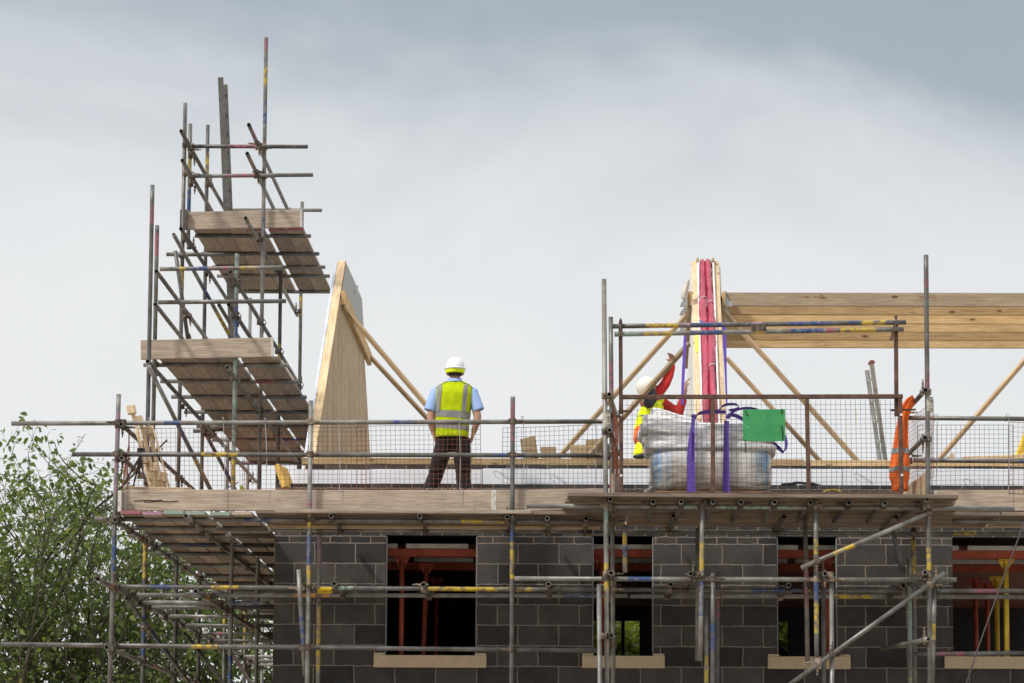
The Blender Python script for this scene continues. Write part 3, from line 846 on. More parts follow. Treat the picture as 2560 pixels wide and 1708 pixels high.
# rakers standing against the outer line
ptube(gs, 'diagonal_brace', 438.5, 627, 470, 850, 2.2, 2.5, bands=[])
ptube(gs, 'diagonal_brace', 434, 586, 580, 850, 2.1, 4.6, bands=[('b', 705, 745), ('y', 770, 832)])
ptube(gs, 'diagonal_brace', 371, 915, 527, 1226, -0.62, 0.55, bands=[('b', 1060, 1125), ('y', 1145, 1195)])
ptube(gs, 'diagonal_brace', 505, 1068, 588, 1224, 5.15, 6.5, bands=[('b', 1165, 1200)])
ptube(gs, 'diagonal_brace', 547.6, 763, 600, 850, 5.0, 6.6, bands=[])
ptube(gs, 'diagonal_brace', 316, 1496, 472, 1706, -0.6, 2.5, bands=[('b', 1565, 1625), ('y', 1690, 1706)])
ptube(gs, 'diagonal_brace', 462, 1584, 557, 1706, 3.6, 6.0, bands=[])
ptube(gs, 'diagonal_brace', 579.5, 1636, 626, 1706, 6.1, 9, bands=[('p', 1636, 1670)])
# lengthwise tubes: (start px, start Y, end Y, X)
def run(name, x, y, Yf, Yb, bands=(), X=None):
    a = at(x, y, Yf); return tube(gs, name, a, V(a.x if X is None else X, Yb, a.z), list(bands))
for lev in ((453, 328, 2.25, 7.9), (456, 401, 2.25, 7.9)): run('guard_rail', *lev)
for lev in ((622, 312, 2.15, 7.9), (618, 384, 2.15, 7.9)): run('guard_rail', *lev, bands=[('p', 0.03, 0.1)])
for lev in ((390.6, 678, -0.28, 5.4), (388, 761, -0.3, 5.4)): run('guard_rail', *lev)
for lev in ((575.7, 680, 0.08, 8.3), (572, 761, 0.05, 8.3)): run('guard_rail', *lev, bands=[('y', 0.86, 0.89)])
run('ledger_pole', 452.4, 571.6, 2.3, 8.3); run('ledger_pole', 614, 545.5, 2.0, 8.3)
run('ledger_pole', 369, 903, -0.35, 10.3); run('ledger_pole', 568, 918.5, 0.0, 10.3)
run('ledger_pole', 287.5, 1299.5, -1.62, 12.6, bands=[('o', 0.12, 0.14)]); run('ledger_pole', 464, 1290, -1.95, 12.6)
run('ledger_pole', 244, 1447, -2.45, 12.6, bands=[('o', 0.045, 0.06)]); run('ledger_pole', 489, 1478, -1.8, 12.6, bands=[('o', 0.05, 0.07)])
run('guard_rail', 265.5, 1618, -1.9, 12.4, bands=[('o', 0.22, 0.26)])
run('guard_rail', 302, 1060, -1.62, 12.4); run('guard_rail', 303.5, 1145, -1.62, 12.4, bands=[('o', 0.0, 0.0)])
# transoms across, and boards on the three decks
hm, hM, ht, hl = at(400, 1300, -1.45).z - E, at(530, 913, 1.03).z - E, at(600, 590, 3.62).z - E, at(480, 1488, -0.7).z - E
def across(h, Ys, x0, x1, name='transom_pole'):
    for Y in Ys:
        tube(gs, name, V(x0 + random.uniform(-.05, .03), Y, E + h), V(x1 + random.uniform(-.03, .05), Y, E + h))
across(ht, (3.62, 4.7, 5.55, 6.15, 7.25), -4.80, -3.30)
across(hM, (1.03, 2.2, 3.4, 4.65, 5.9, 7.2, 8.4, 9.6), -4.98, -3.33)
across(hm, (-0.65, 0.15, 1.15, 2.15, 3.6, 5.05, 6.1, 7.3, 8.5, 9.8, 11), -4.92, -3.36)
across(hl, (0.3, 0.95, 2.3, 3.75, 5.2, 6.5, 7.5, 9.85, 10.9, 11.9), -4.9, -3.40)
# front guard rails of the two upper decks
def px_rail(x0, y0, x1, y1, Y, bands=()):
    return ptube(gs, 'guard_rail', x0, y0, x1, y1, Y, bands=list(bands))
px_rail(474, 366, 769.5, 367, 3.12, [('p', 572, 640)]); px_rail(474, 440.7, 782.5, 437.5, 3.12, [('p', 565, 640)])
px_rail(566, 525, 805, 526, 7.0, [('w', 566, 574)])
px_rail(400, 673, 705, 669, 0.65, [('y', 448, 464), ('b', 470, 520), ('p', 525, 570), ('y', 600, 640)])
px_rail(396, 756, 715, 753, 0.65)
px_rail(416, 636, 560, 637, 2.85); px_rail(483, 1078, 560, 1074, 5.3)
def gable_deck(h, Ys, ends=True):
    for n, x in enumerate([-4.66 + 0.2255 * k for k in range(4)] + [-3.72, -3.4945]):
        for y0, y1 in zip(Ys, Ys[1:]):
            e = (random.choice('pwvgpwv'), None) if ends and y0 == Ys[0] and random.random() < 0.85 else None
            z = E + h + 0.045 + random.uniform(-.005, .006)
            beam(gs, 'deck_board', V(x, y0 + random.uniform(-.02, .02), z), V(x, y1 - 0.01, z + random.uniform(-.004, .004)), 0.213, 0.038, 'board', jitter=0.004, ends=e, xdiv=6)
gable_deck(ht, (3.38, 7.35)); gable_deck(hM, (0.80, 4.7, 8.6, 10.0)); gable_deck(hm, (-1.68, 2.25, 6.15, 10.0, 12.4))
# toe boards of the upper decks
def gtoe(xa, ya, xb, yb, Y): return beam(gs, 'toe_board', at(xa, ya, Y), at(xb, yb, Y), 0.038, 0.225, 'board', bevel=0.006, jitter=0.004, ends=(None, 'w'), xdiv=8)
gtoe(451, 553, 756, 547, 3.30); gtoe(352, 875, 684, 869, 0.72)
beam(gs, 'toe_board', V(-4.79, -1.62, E + 3.28 + 0.045 + 0.02 + 0.115), V(-4.79, 2.2, E + 3.28 + 0.065 + 0.115), 0.038, 0.225, 'board', ends=('w', None), xdiv=4)
# bracket fixed on the end of the topmost toe board
b = MB(); c = at(455, 552, 3.25)
b.box((c.x - 0.02, 3.20, c.z - 0.11), (c.x + 0.065, 3.27, c.z + 0.13))
for dz in (-0.06, 0.05): b.cyl((c.x + 0.02, 3.19, c.z + dz), (c.x + 0.02, 3.202, c.z + dz), 0.022, 0.022, 10)
b.build('end_bracket', 'coupler', gs)

# --- loading bay
up(lb, 1510, 698, 1518, 1706, YL, [('g', 1270, 1330), ('y', 1412, 1508)])
up(lb, 2315, 638, 2325, 1706, YL, [('p', 680, 720), ('p', 935, 990), ('y', 1375, 1440)])
ptube(lb, 'upright_pole', 1756, 1254, 1751, 1653, YL, bands=[('y', 1355, 1430), ('b', 1455, 1540)])
up(lb, 1782, 1433, 1782, 1706, YL, [('b', 1560, 1625)])
ptube(lb, 'upright_pole', 1745, 1320, 1743, 1652, YO - 0.25, bands=[])
ptube(lb, 'upright_pole', 2039, 1254, 2042, 1652, YL, bands=[('y', 1350, 1385), ('b', 1430, 1500), ('y', 1510, 1583)])
ptube(lb, 'upright_pole', 2012.5, 1290, 2019, 1660, YO - 0.2, bands=[('p', 1425, 1530)])
up(lb, 2078.5, 1433, 2080, 1706, YL, [])
up(lb, 2058, 1460, 2059.6, 1706, YO - 0.2, [])
up(lb, 2273, 1395, 2275, 1706, YO - 0.15, [('g', 1450, 1600), ('y', 1695, 1706)])
up(lb, 1497.5, 1461, 1499.5, 1706, YL - 0.06, [])
ptube(lb, 'upright_pole', 1561.5, 1313, 1562.5, 1432, YL + 0.5, bands=[('y', 1335, 1362), ('b', 1368, 1392), ('y', 1395, 1410)])
up(lb, 2336, 1480, 2330, 1706, YL + 0.35, [('y', 1560, 1600)])
up(lb, 1765, 1500, 1766, 1706, YO - 0.2, [('y', 1640, 1706)])
yl = YL + 0.052
ptube(lb, 'ledger_pole', 1316, 1265, 2536, 1272, yl, bands=[('g', 1710, 1990)])
ptube(lb, 'ledger_pole', 1286, 1447, 2391, 1450, yl, bands=[('b', 1570, 1628)])
ptube(lb, 'diagonal_brace', 2003, 1420, 2330, 1280, YL - 0.055, bands=[('y', 2085, 2135)])
ptube(lb, 'diagonal_brace', 2363, 1433, 1960, 1722, YL - 0.055, bands=[])
for x, y in ((1526, 1248), (1633, 1254), (1703.5, 1254), (1782.6, 1254), (1853, 1255), (1937, 1255), (2027, 1255.5), (2123, 1256.5), (2213, 1257.5)):
    transom(lb, x, y, YL - 0.12, YO + 0.28)
transom(lb, 2319, 1249, YL - 0.15, YO + 0.28, -0.10)
for x, y in ((1684, 1289.6), (1960, 1291.6), (2241, 1292)): transom(lb, x, y, YO - 0.15, -0.16)
for x, y in ((1527.5, 1432), (1727, 1434), (2003 + 60, 1434), (2313, 1431)): transom(lb, x, y, YL - 0.12, YO + 0.1)
transom(lb, 1527, 1589, YL - 0.12, YO + 0.1); transom(lb, 2322, 1598, YL - 0.14, YO + 0.1, -0.3)
transom(lb, 2345, 1461, YL + 0.3, YO + 0.1)
# side rails of the bay
def side(x0, y0, x1, y1, Yf, Yb): return ptube(lb, 'guard_rail', x0, y0, x1, y1, Yf, Yb, bands=[])
side(1523, 986, 1541, 1040, YL - 0.10, YO + 0.05); side(1524, 1075, 1545, 1135, YL - 0.10, YO + 0.05)
side(2314, 975, 2262, 1032, YL - 0.12, YO + 0.1); side(2313, 1094, 2262, 1143, YL - 0.12, YO + 0.1)
# deck boards of the bay
zb = at(1782, 1254, YL).z + 0.045
for k in range(6):
    y = YL - 0.06 + k * 0.228
    beam(lb, 'deck_board', V(at(1421 - k * 3, 1245, y).x, y, zb + (0, .02, -.004, .024, .004, .02)[k] + random.uniform(-.003, .004)), V(at(2395 + random.uniform(-25, 8), 1255, y).x, y, zb - 0.01 + (0, .02, -.004, .024, .004, .02)[k] + random.uniform(-.003, .004)), 0.214, 0.038, 'shaded_board', jitter=0.006, xdiv=8)
beam(lb, 'toe_board', V(at(2317, 1210, YL + 0.06).x, YL + 0.06, zb + 0.14), V(at(2317, 1210, YL + 0.06).x - 0.06, YO + 0.12, zb + 0.14), 0.05, 0.235, 'pale_pine', ends=(None, None))
beam(lb, 'toe_board', V(at(1534, 1210, YL + 0.1).x, YL + 0.1, zb + 0.14), V(at(1545, 1210, YO).x, YO + 0.05, zb + 0.14), 0.038, 0.225, 'board')
M['old_coupler'] = plain_mat('zinc_sleeve', (0.42, 0.41, 0.34), 0.5, 0.25, 0.4, 30)
sleeve(lb, at(2321.5, 1011, YL), V(0, 0, 1), 'old_coupler', 0.15); sleeve(lb, at(1514, 1051, YL), V(0, 0, 1), 'old_coupler', 0.15)
couple(['scaffold_run', 'scaffold_tower', 'loading_bay'])

# ================================================================== ROOF PANELS, JOISTS AND TIMBERS
PROF = [(0.33, 4.0), (4.25, 7.215), (6.75, 7.25), (10.1, 4.1)]      # depth and height of a spandrel, above the eye
def prism_x(mb, fx, prof, xo0, xo1):
    """polygon in depth and height, thickened sideways between xo0 and xo1; fx(depth) gives the middle"""
    n = len(prof); vs = []
    for xo in (xo0, xo1): vs += [V(fx(y) + xo, y, E + h) for y, h in prof]
    mb.add(vs, [tuple(range(n)), tuple(range(n, 2 * n))[::-1]] + [(i, n + i, n + (i + 1) % n, (i + 1) % n) for i in range(n)])
    return mb
def rake_strip(parent, name, fx, xo0, xo1, lift, mat, th=0.03, y1=None, flat=True):
    """a strip lying along the raking top edge of a spandrel"""
    w = xo1 - xo0; xc = (xo0 + xo1) / 2
    (ya, ha), (yb, hb), (yc, hc) = PROF[0], PROF[1], PROF[2]
    o = beam(parent, name, V(fx(ya) + xc, ya - 0.02, E + ha + lift), V(fx(yb) + xc, yb, E + hb + lift), w, th, mat, bevel=0.003, jitter=0.003, xdiv=8)
    if flat: beam(parent, name, V(fx(yb) + xc, yb + 0.03, E + hb + lift), V(fx(yc) + xc, yc, E + hc + lift), w, th, mat, bevel=0.003)
    return o
def spandrel(label, fx, lo, hi, face_side, face_mat, upper_mat=None, membrane=None):
    t = thing('spandrel_panel', label, 'roof panel', (fx(0.35) + (lo + hi) / 2, 0.35, E + 3.98))
    b = MB(); prism_x(b, fx, [(y, h - 0.02) for y, h in PROF], lo + 0.012, hi - 0.012); b.build('core_panel', 'pale_pine', t)
    rake_strip(t, 'edge_timber', fx, lo + 0.002, hi - 0.002, 0.012, 'pale_pine', 0.05)
    x = hi if face_side > 0 else lo
    b = MB(); prism_x(b, fx, [(y, h - 0.035) for y, h in PROF], x - 0.011 if face_side > 0 else x - 0.004, x + 0.004 if face_side > 0 else x + 0.011)
    b.build('face_board', face_mat, t)
    if upper_mat:
        yb = PROF[0][0] + (6.66 - PROF[0][1]) / (PROF[1][1] - PROF[0][1]) * (PROF[1][0] - PROF[0][0])
        b = MB(); prism_x(b, fx, [(yb, 6.66), (PROF[1][0] + 0.03, PROF[1][1] - 0.02), (PROF[2][0], PROF[2][1] - 0.02), (PROF[2][0] + 0.55, 6.66)], x + 0.005, x + 0.018)
        b.build('upper_sheet', upper_mat, t)
    return t
def osb_mat():
    m = Mat('stained_osb')
    g = m.noise(m.world((1, 1, 0.22)), 30, 6, 0.72)
    c = m.ramp(g, ((0.30, (0.24, 0.17, 0.10)), (0.48, (0.42, 0.32, 0.205)), (0.66, (0.54, 0.43, 0.29))))
    big = m.noise(m.world((1, 1, 0.25)), 2.4, 5, 0.6)
    c = m.mix(0.6, c, m.ramp(big, ((0.35, (0.62, 0.6, 0.58)), (0.62, (1.1, 1.1, 1.1)))), 'MULTIPLY')
    m.set(c, 0.85, 0, 0.2); return m.bump(g, 0.2, 0.004).m
M['osb'] = osb_mat()
fxl = lambda y: -2.985 + 0.002 * y
sp = spandrel('tall wood faced gable spandrel panel with grey upper sheet beside the tower scaffold', fxl, -0.055, 0.045, 1, 'osb', 'grey_sheet')
b = MB(); prism_x(b, fxl, [(y - 0.01, h + 0.03) for y, h in PROF[:2]] + [(y, h + 0.02) for y, h in PROF[2:]], -0.088, -0.058); b.build('membrane_wrap', 'membrane', sp)
beam(sp, 'ridge_batten', V(fxl(4.3) - 0.03, 4.22, E + 7.17), V(fxl(4.3) - 0.03, 5.0, E + 7.17), 0.075, 0.05, 'pine')
def bearer(par, x, ya, yb, h0, h1, w=0.06, mat='pine', drop=0.0):
    return beam(par, 'bearer', V(x, ya, E + (h0 + h1) / 2), V(x + (yb - ya) * drop, yb, E + (h0 + h1) / 2), w, h1 - h0, mat, jitter=0.003)
hb1, hb0 = at(851, 727, 3.55).z - E, at(851, 762, 3.55).z - E
bearer(sp, fxl(4) + 0.046 + 0.032, 3.55, 8.1, hb0, hb1)
b = MB()
for k in range(9):
    b.path([V(fxl(5.4) + 0.06 + 0.05 * math.sin(k * 2.1 + t * 0.9), 5.45 + 0.03 * math.sin(k + t), E + 7.05 + 0.028 * t + 0.03 * math.cos(k * 1.7)) for t in range(6)], 0.006, 4)
b.build('lifting_loop', 'twine', sp)

fxc = lambda y: 1.529 + 0.0285 * (y - 0.35)
def centre_panel(label, lo, hi, side):
    return spandrel(label, fxc, lo, hi, side, 'white_panel', 'white_panel')
cl = centre_panel('pale edged party wall panel with the yellow note, beside the reaching worker', -0.176, -0.086, -1)
cr_ = centre_panel('pale edged party wall panel next to the timber joists with handwriting on its edge', 0.090, 0.178, 1)
bearer(cl, fxc(4) - 0.213, 3.55, 8.3, hb0, hb1, 0.06, 'pine', 0.0285); bearer(cr_, fxc(4) + 0.213, 3.55, 8.3, hb0, hb1, 0.06, 'pine', 0.0285)
for par, xo in ((cl, -0.098), (cr_, 0.098)): beam(par, 'batten', V(fxc(4.2) + xo, 4.1, E + 7.24), V(fxc(4.2) + xo, 4.7, E + 7.27), 0.03, 0.05, 'pale_pine')
def rake_pt(t, xo, lift):
    (ya, ha), (yb, hb) = PROF[0], PROF[1]
    d = V(0, yb - ya, hb - ha).normalized(); n = V(0, -d.z, d.y)
    y, h = ya + (yb - ya) * t, ha + (hb - ha) * t
    return V(fxc(y) + xo, y, E + h) + n * lift, n
# handwriting marks and the paper note on the raking edges
b = MB()
for k in range(12):
    p, n = rake_pt(0.30 + 0.022 * k, 0.122, 0.042)
    b.path([p + V(0.010 * math.cos(k * 2.3 + q), 0, 0.012 * q) + V(0, 0, 0.004 * math.sin(k * 1.9 + q * 2)) for q in range(3)], 0.0022, 4)
b.build('handwriting', 'ink', cr_)
p, n = rake_pt(0.535, -0.105, 0.045); q, n = rake_pt(0.625, -0.105, 0.045)
beam(cl, 'paper_note', p, q, 0.095, 0.003, 'note', up=n, bevel=0, jitter=0.01, xdiv=4)
# red cavity socks
def red_mat():
    m = Mat('red_pvc'); w = m.world((1, 1, 1))
    n = m.noise(w, 3.2, 4, 0.6, 0.8)
    c = m.ramp(n, ((0.3, (0.29, 0.018, 0.045)), (0.7, (0.46, 0.05, 0.095))))
    m.set(c, 0.34, 0, 0.5)
    return m.bump(m.noise(m.world((2.4, 1, 0.7)), 5.0, 4, 0.6, 1.6), 0.6, 0.05).m
M['red_pvc'] = red_mat()
def sock(label, xo, ties, seed):
    t = thing('cavity_sock', label, 'insulation roll', rake_pt(0, xo, 0.05)[0], 'red cavity socks between the party wall panels')
    b = MB(); rings = []
    for k in range(97):
        s_ = -0.03 + 1.02 * k / 96
        p, n = rake_pt(s_, xo + 0.011 * math.sin(s_ * 13 + seed) * (1 if xo > 0 else 0.6), 0.045 + 0.008 * math.sin(s_ * 17 + seed * 2))
        pinch = 1 - 0.16 * max([0] + [math.exp(-((s_ - a) / 0.012) ** 2) for a in ties])
        r = (0.054 - 0.010 * s_) * pinch * (1 + 0.16 * math.sin(s_ * 9 + seed * 1.7)) * (1 + 0.12 * noise.noise(V(s_ * 9, seed, 0)))
        ring = []
        for a in range(18):
            an = 2 * math.pi * a / 18
            rr = r * (1 + 0.26 * noise.noise(V(math.cos(an) * 1.3 + seed, math.sin(an) * 1.3, s_ * 22 + math.cos(an) * 5)) + 0.10 * noise.noise(V(math.cos(an) * 2.5 + seed, math.sin(an) * 2.5, s_ * 60 - math.cos(an) * 7)))
            ring.append(p + V(math.cos(an) * rr * 0.98, 0, 0) + n * (math.sin(an) * rr * 1.25))
        rings.append(ring)
    b.loft(rings); b.build('sock_roll', 'red_pvc', t, smooth=True)
    for a in ties:
        b = MB(); pts = []
        for k in range(15):
            an = 2 * math.pi * k / 14; p, n = rake_pt(a + 0.004 * math.cos(an), xo, 0.045)
            pts.append(p + V(math.cos(an) * 0.049, 0, 0) + n * (math.sin(an) * 0.062))
        b.path(pts, 0.005, 5); b.build('string_tie', 'twine', t)
    for sg in (-1, 1):
        if (xo > 0) == (sg > 0):
            b = MB(); rr = []
            for k in range(25):
                p, n = rake_pt(-0.01 + k / 24, xo + sg * 0.056, 0.035)
                w = 0.009
                rr.append([p + V(-w, 0, 0), p + V(w, 0, 0), p + V(w, 0, 0) + n * 0.045, p + V(-w, 0, 0) + n * 0.045])
            b.loft(rr); b.build('white_flange', 'twine', t)
    return t
sock('red cavity sock beside the panel edge with the yellow note', -0.042, (0.79, 0.02), 1.0)
sock('red cavity sock on the joist side of the party wall gap', 0.042, (0.77, 0.46), 5.0)

# roof joists in line, one behind the other
jl = ['nearest and highest showing joist, stamped in red', 'second joist showing below the nearest one', 'third joist from the nearest, yellowish',
      'fourth joist from the nearest', 'fifth joist from the nearest with dark knots', 'farthest joist, only its narrow lower edge showing']
ZJ = at(2100, 765, 3.525).z
for k in range(6):
    y = 3.55 + 0.60 * k
    za = ZJ + (0.002 if k % 2 else 0)
    x0_ = fxc(y) + 0.235
    o = beam(None, 'timber_joist', V(x0_, y, za + 0.084), V(7.6, y, za + 0.084), 0.05, 0.168, 'grey_pine' if k == 0 else 'pine', bevel=0.003, jitter=0.002, xdiv=6)
    tag(o, jl[k], 'joist', 'timber joists spanning from the party wall panel')
    h = thing('joist_hanger', ['grey steel hanger under the nearest joist end', 'grey steel hanger under the second joist end', 'grey steel hanger under the third joist end',
              'grey steel hanger under the fourth joist end', 'grey steel hanger under the fifth joist end', 'grey steel hanger under the farthest joist end'][k], 'hanger', (x0_, y, za), 'steel joist hangers on the party wall bearers')
    b = MB(); b.box((x0_ - 0.005, y - 0.028, za - 0.006), (x0_ + 0.085, y + 0.028, za - 0.003))
    for s_ in (-1, 1):
        yy = y + s_ * 0.030
        b.add([(x0_, yy, za - 0.004), (x0_ + 0.085, yy, za - 0.004), (x0_ + 0.075, yy, za + 0.03), (x0_, yy, za + 0.125),
               (x0_, yy + 0.002, za - 0.004), (x0_ + 0.085, yy + 0.002, za - 0.004), (x0_ + 0.075, yy + 0.002, za + 0.03), (x0_, yy + 0.002, za + 0.125)],
              [(0, 1, 2, 3), (7, 6, 5, 4), (0, 4, 5, 1), (1, 5, 6, 2), (2, 6, 7, 3)])
    b.build('hanger_shoe', 'galv', h)
    b = MB(); b.box((x0_ - 0.004, y - 0.075, za + 0.0), (x0_ - 0.001, y - 0.033, za + 0.19)); b.build('hanger_strap', 'galv', h)
    if k in (0, 1, 2, 3):
        xl = fxc(y) - 0.240
        h = thing('joist_hanger', 'empty grey steel hanger on the ' + ('topmost', 'second', 'third', 'lowest')[k] + ' place facing the reaching worker', 'hanger', (xl, y, za), 'steel joist hangers on the party wall bearers')
        b = MB(); b.box((xl - 0.085, y - 0.028, za - 0.006), (xl + 0.005, y + 0.028, za - 0.003))
        for s_ in (-1, 1):
            yy = y + s_ * 0.030
            b.add([(xl, yy, za - 0.004), (xl - 0.085, yy, za - 0.004), (xl - 0.075, yy, za + 0.03), (xl, yy, za + 0.125),
                   (xl, yy + 0.002, za - 0.004), (xl - 0.085, yy + 0.002, za - 0.004), (xl - 0.075, yy + 0.002, za + 0.03), (xl, yy + 0.002, za + 0.125)],
                  [(3, 2, 1, 0), (4, 5, 6, 7), (1, 5, 4, 0), (2, 6, 5, 1), (3, 7, 6, 2)])
        b.build('hanger_shoe', 'galv', h)
        b = MB(); b.box((xl - 0.002, y - 0.033, za), (xl + 0.003, y + 0.033, za + 0.19)); b.build('hanger_strap', 'galv', h)
# red stamp lettering on the nearest joist
def text(parent, s, p, size, mat, thick=0.001, name='stamp', shear=0.2):
    cu = bpy.data.curves.new('t', 'FONT'); cu.body = s; cu.size = size; cu.extrude = thick; cu.shear = shear; cu.align_x = 'LEFT'
    o = bpy.data.objects.new('t', cu); COL.objects.link(o)
    dg = bpy.context.evaluated_depsgraph_get()
    me = bpy.data.meshes.new_from_object(o.evaluated_get(dg)); bpy.data.objects.remove(o); me.materials.clear()
    return link(name, me, M[mat], parent, Matrix.Translation(p) @ Matrix.Rotation(R(90), 4, 'X'))
nj = bpy.data.objects['timber_joist']
for px in (2009, 2297):
    p = at(px, 745, 3.5235); text(nj, 'VIDA', p, 0.032, 'ink')
    p = at(px + 24, 744.5, 3.5235); text(nj, 'CE 1406 A', p, 0.024, 'ink')

# raking braces
def brace(x0, y0, Y0, x1, y1, Y1, label, w=0.075, t=0.045):
    o = beam(None, 'timber_brace', at(x0, y0, Y0), at(x1, y1, Y1), w, t, 'pale_pine', up=V(0, 0, 1), bevel=0.003)
    return tag(o, label, 'brace', 'sloping timber braces of the roof panels')
def brace2(x0, y0, Y0, x1, y1, Y1, label, low=3.75):
    a, b_ = at(x0, y0, Y0), at(x1, y1, Y1)
    e = (b_ - a) / (a.z - b_.z) * max(0, b_.z - (E + low)); b_ = b_ + e
    o = beam(None, 'timber_brace', a, b_, 0.045, 0.055, 'tan_pine', up=V(0, -0.35, 1), bevel=0.003)
    return tag(o, label, 'brace', 'sloping timber braces of the roof panels')
brace2(858, 768, 3.62, 1068, 1016, 3.3, 'upper brace from the gable panel down towards the standing worker')
brace2(909, 874, 8.0, 1066, 1044, 7.6, 'lower brace starting at the far end of the gable panel bearer')
brace2(1727, 777, 3.62, 1412, 1126, 3.3, 'long brace left of the party wall passing behind the rusty gate post')
brace2(1722, 860, 1.0, 1480, 1130, 0.12, 'brace gripped by the worker with the red sleeve', 4.17)
brace2(1804, 773, 3.62, 2134, 1142, 3.3, 'brace crossing in front of the joists beside the party wall')
brace2(1817, 896, 8.0, 2040, 1142, 7.6, 'lower brace ending behind the green sign')
brace2(2575, 886, 3.6, 2352, 1144, 3.3, 'brace rising to the frame edge above the guard mesh')

# offcuts lying across the wall plate
def offcut(quad, Y, depth, label, mat='pale_pine'):
    (xa, ya), (xb, yb), (xc, yc), (xd, yd) = quad         # top left, top right, bottom right, bottom left of the end face
    f = [at(x, y, Y) for x, y in ((xa, ya), (xb, yb), (xc, yc), (xd, yd))]
    bk = [p + V(0, depth, 0.0) for p in f]
    b = MB(); b.add(f + bk, [(0, 3, 2, 1), (4, 5, 6, 7), (0, 1, 5, 4), (1, 2, 6, 5), (2, 3, 7, 6), (3, 0, 4, 7)])
    o = b.build('timber_offcut', mat)
    md = o.modifiers.new('edge', 'BEVEL'); md.width = 0.003
    return tag(o, label, 'timber offcut', 'timber offcuts lying on the wall plate')
offcut([(1300, 1098), (1338, 1089), (1346, 1143), (1308, 1149)], 0.20, 0.6, 'tilted pine offcut, first of the row beside the standing worker', 'tan_pine')
offcut([(1351, 1117), (1390, 1117), (1392, 1147), (1353, 1147)], 0.22, 0.5, 'low pine offcut next to the tilted one', 'tan_pine')
offcut([(1425, 1113), (1463, 1113), (1467, 1147), (1428, 1147)], 0.21, 0.5, 'low pine offcut beside the paired tall ones', 'tan_pine')
offcut([(1464, 1099), (1502, 1097), (1506, 1146), (1471, 1148)], 0.20, 0.55, 'tall pine offcut leaning next to the loading bay pole', 'tan_pine')
offcut([(1489, 1108), (1514, 1108), (1518, 1147), (1492, 1147)], 0.55, 0.4, 'pine offcut half hidden behind the loading bay pole', 'tan_pine')
offcut([(2376, 1134), (2386, 1134), (2386, 1149), (2376, 1149)], 0.22, 0.3, 'small upright pine scrap beyond the loading bay')
o = beam(None, 'timber_plank', at(2405, 1149, 0.3), at(2640, 1143, 0.35), 0.2, 0.045, 'pale_pine', jitter=0.01, xdiv=6)
tag(o, 'pale plank lying on the wall plate beyond the loading bay', 'plank')
o = beam(None, 'timber_plank', at(325, 1223, YO + 0.2), at(480, 1226, YO + 0.2), 0.10, 0.045, 'pale_pine'); tag(o, 'pale plank on the deck behind the corner toe board', 'plank')
o = beam(None, 'yellow_pole', at(2546, 1142, 0.3), at(2575, 1065, 0.35), 0.05, 0.07, 'yellow_steel'); tag(o, 'yellow pole leaning at the frame edge above the plank', 'pole')
# yellow faced insulation offcut at the corner
a, b_ = at(722, 1224, 0.0), at(702, 1168, 0.05)
o = beam(None, 'foam_offcut', a, b_, 0.06, 0.28, 'yellow_foam', up=V(0.25, 1, 0), bevel=0.004); tag(o, 'yellow foam insulation offcut leaning at the house corner', 'insulation offcut')
o = block(None, 'steel_post', at(696, 1224, 0.35) - V(0.02, 0.02, 0.2), at(696, 1160, 0.35) + V(0.02, 0.02, 0), 'rust'); bpy.data.objects.remove(o)

# ladders
def ladder(label, a0, a1, gap, mat, caps=None, rungs=12, w=0.03, h=0.065):
    t = thing('ladder', label, 'ladder', a0)
    gap = Vector(gap)
    for s_ in (0, 1):
        beam(t, 'stile', a0 + gap * s_, a1 + gap * s_ + (a1 - a0).normalized() * 0.0, w, h, mat, up=gap.cross(a1 - a0).normalized(), bevel=0.004)
    for k in range(rungs):
        p = a0 + (a1 - a0) * ((k + 0.4) / rungs)
        b = MB(); b.cyl(p, p + gap, 0.015, 0.015, 8); b.build('rung', mat, t)
    if caps:
        b = MB(); d = (a1 - a0).normalized(); n = gap.cross(d).normalized()
        b.loft([[a1 + d * (0.045 * math.sin(an)) + n * (0.04 * math.cos(an)) + gap.normalized() * zz for an in [math.pi * k / 8 for k in range(9)]] for zz in (-0.018, 0.018)])
        b.build('end_cap', caps, t)
    return t
M['pink_plastic'] = plain_mat('faded_red_cap', (0.42, 0.16, 0.13), 0.6, 0, 0.15, 10)
M['ladder_alu'] = plain_mat('grey_ladder', (0.17, 0.17, 0.165), 0.55, 0.3, 0.3, 14)
ladder('weathered pole ladder standing up through the topmost plank deck', at(579, 850, 6.6), at(551.5, 193, 5.4), (0.012, 0.36, 0.0), 'ladder_alu', None, 14, 0.035, 0.07)
ladder('aluminium ladder with a red end cap leaning behind the loading gate', at(2216, 1170, 0.9), at(2179, 910, 0.2), (-0.016, 0.36, 0.0), 'alu', 'pink_plastic', 5, 0.026, 0.05)

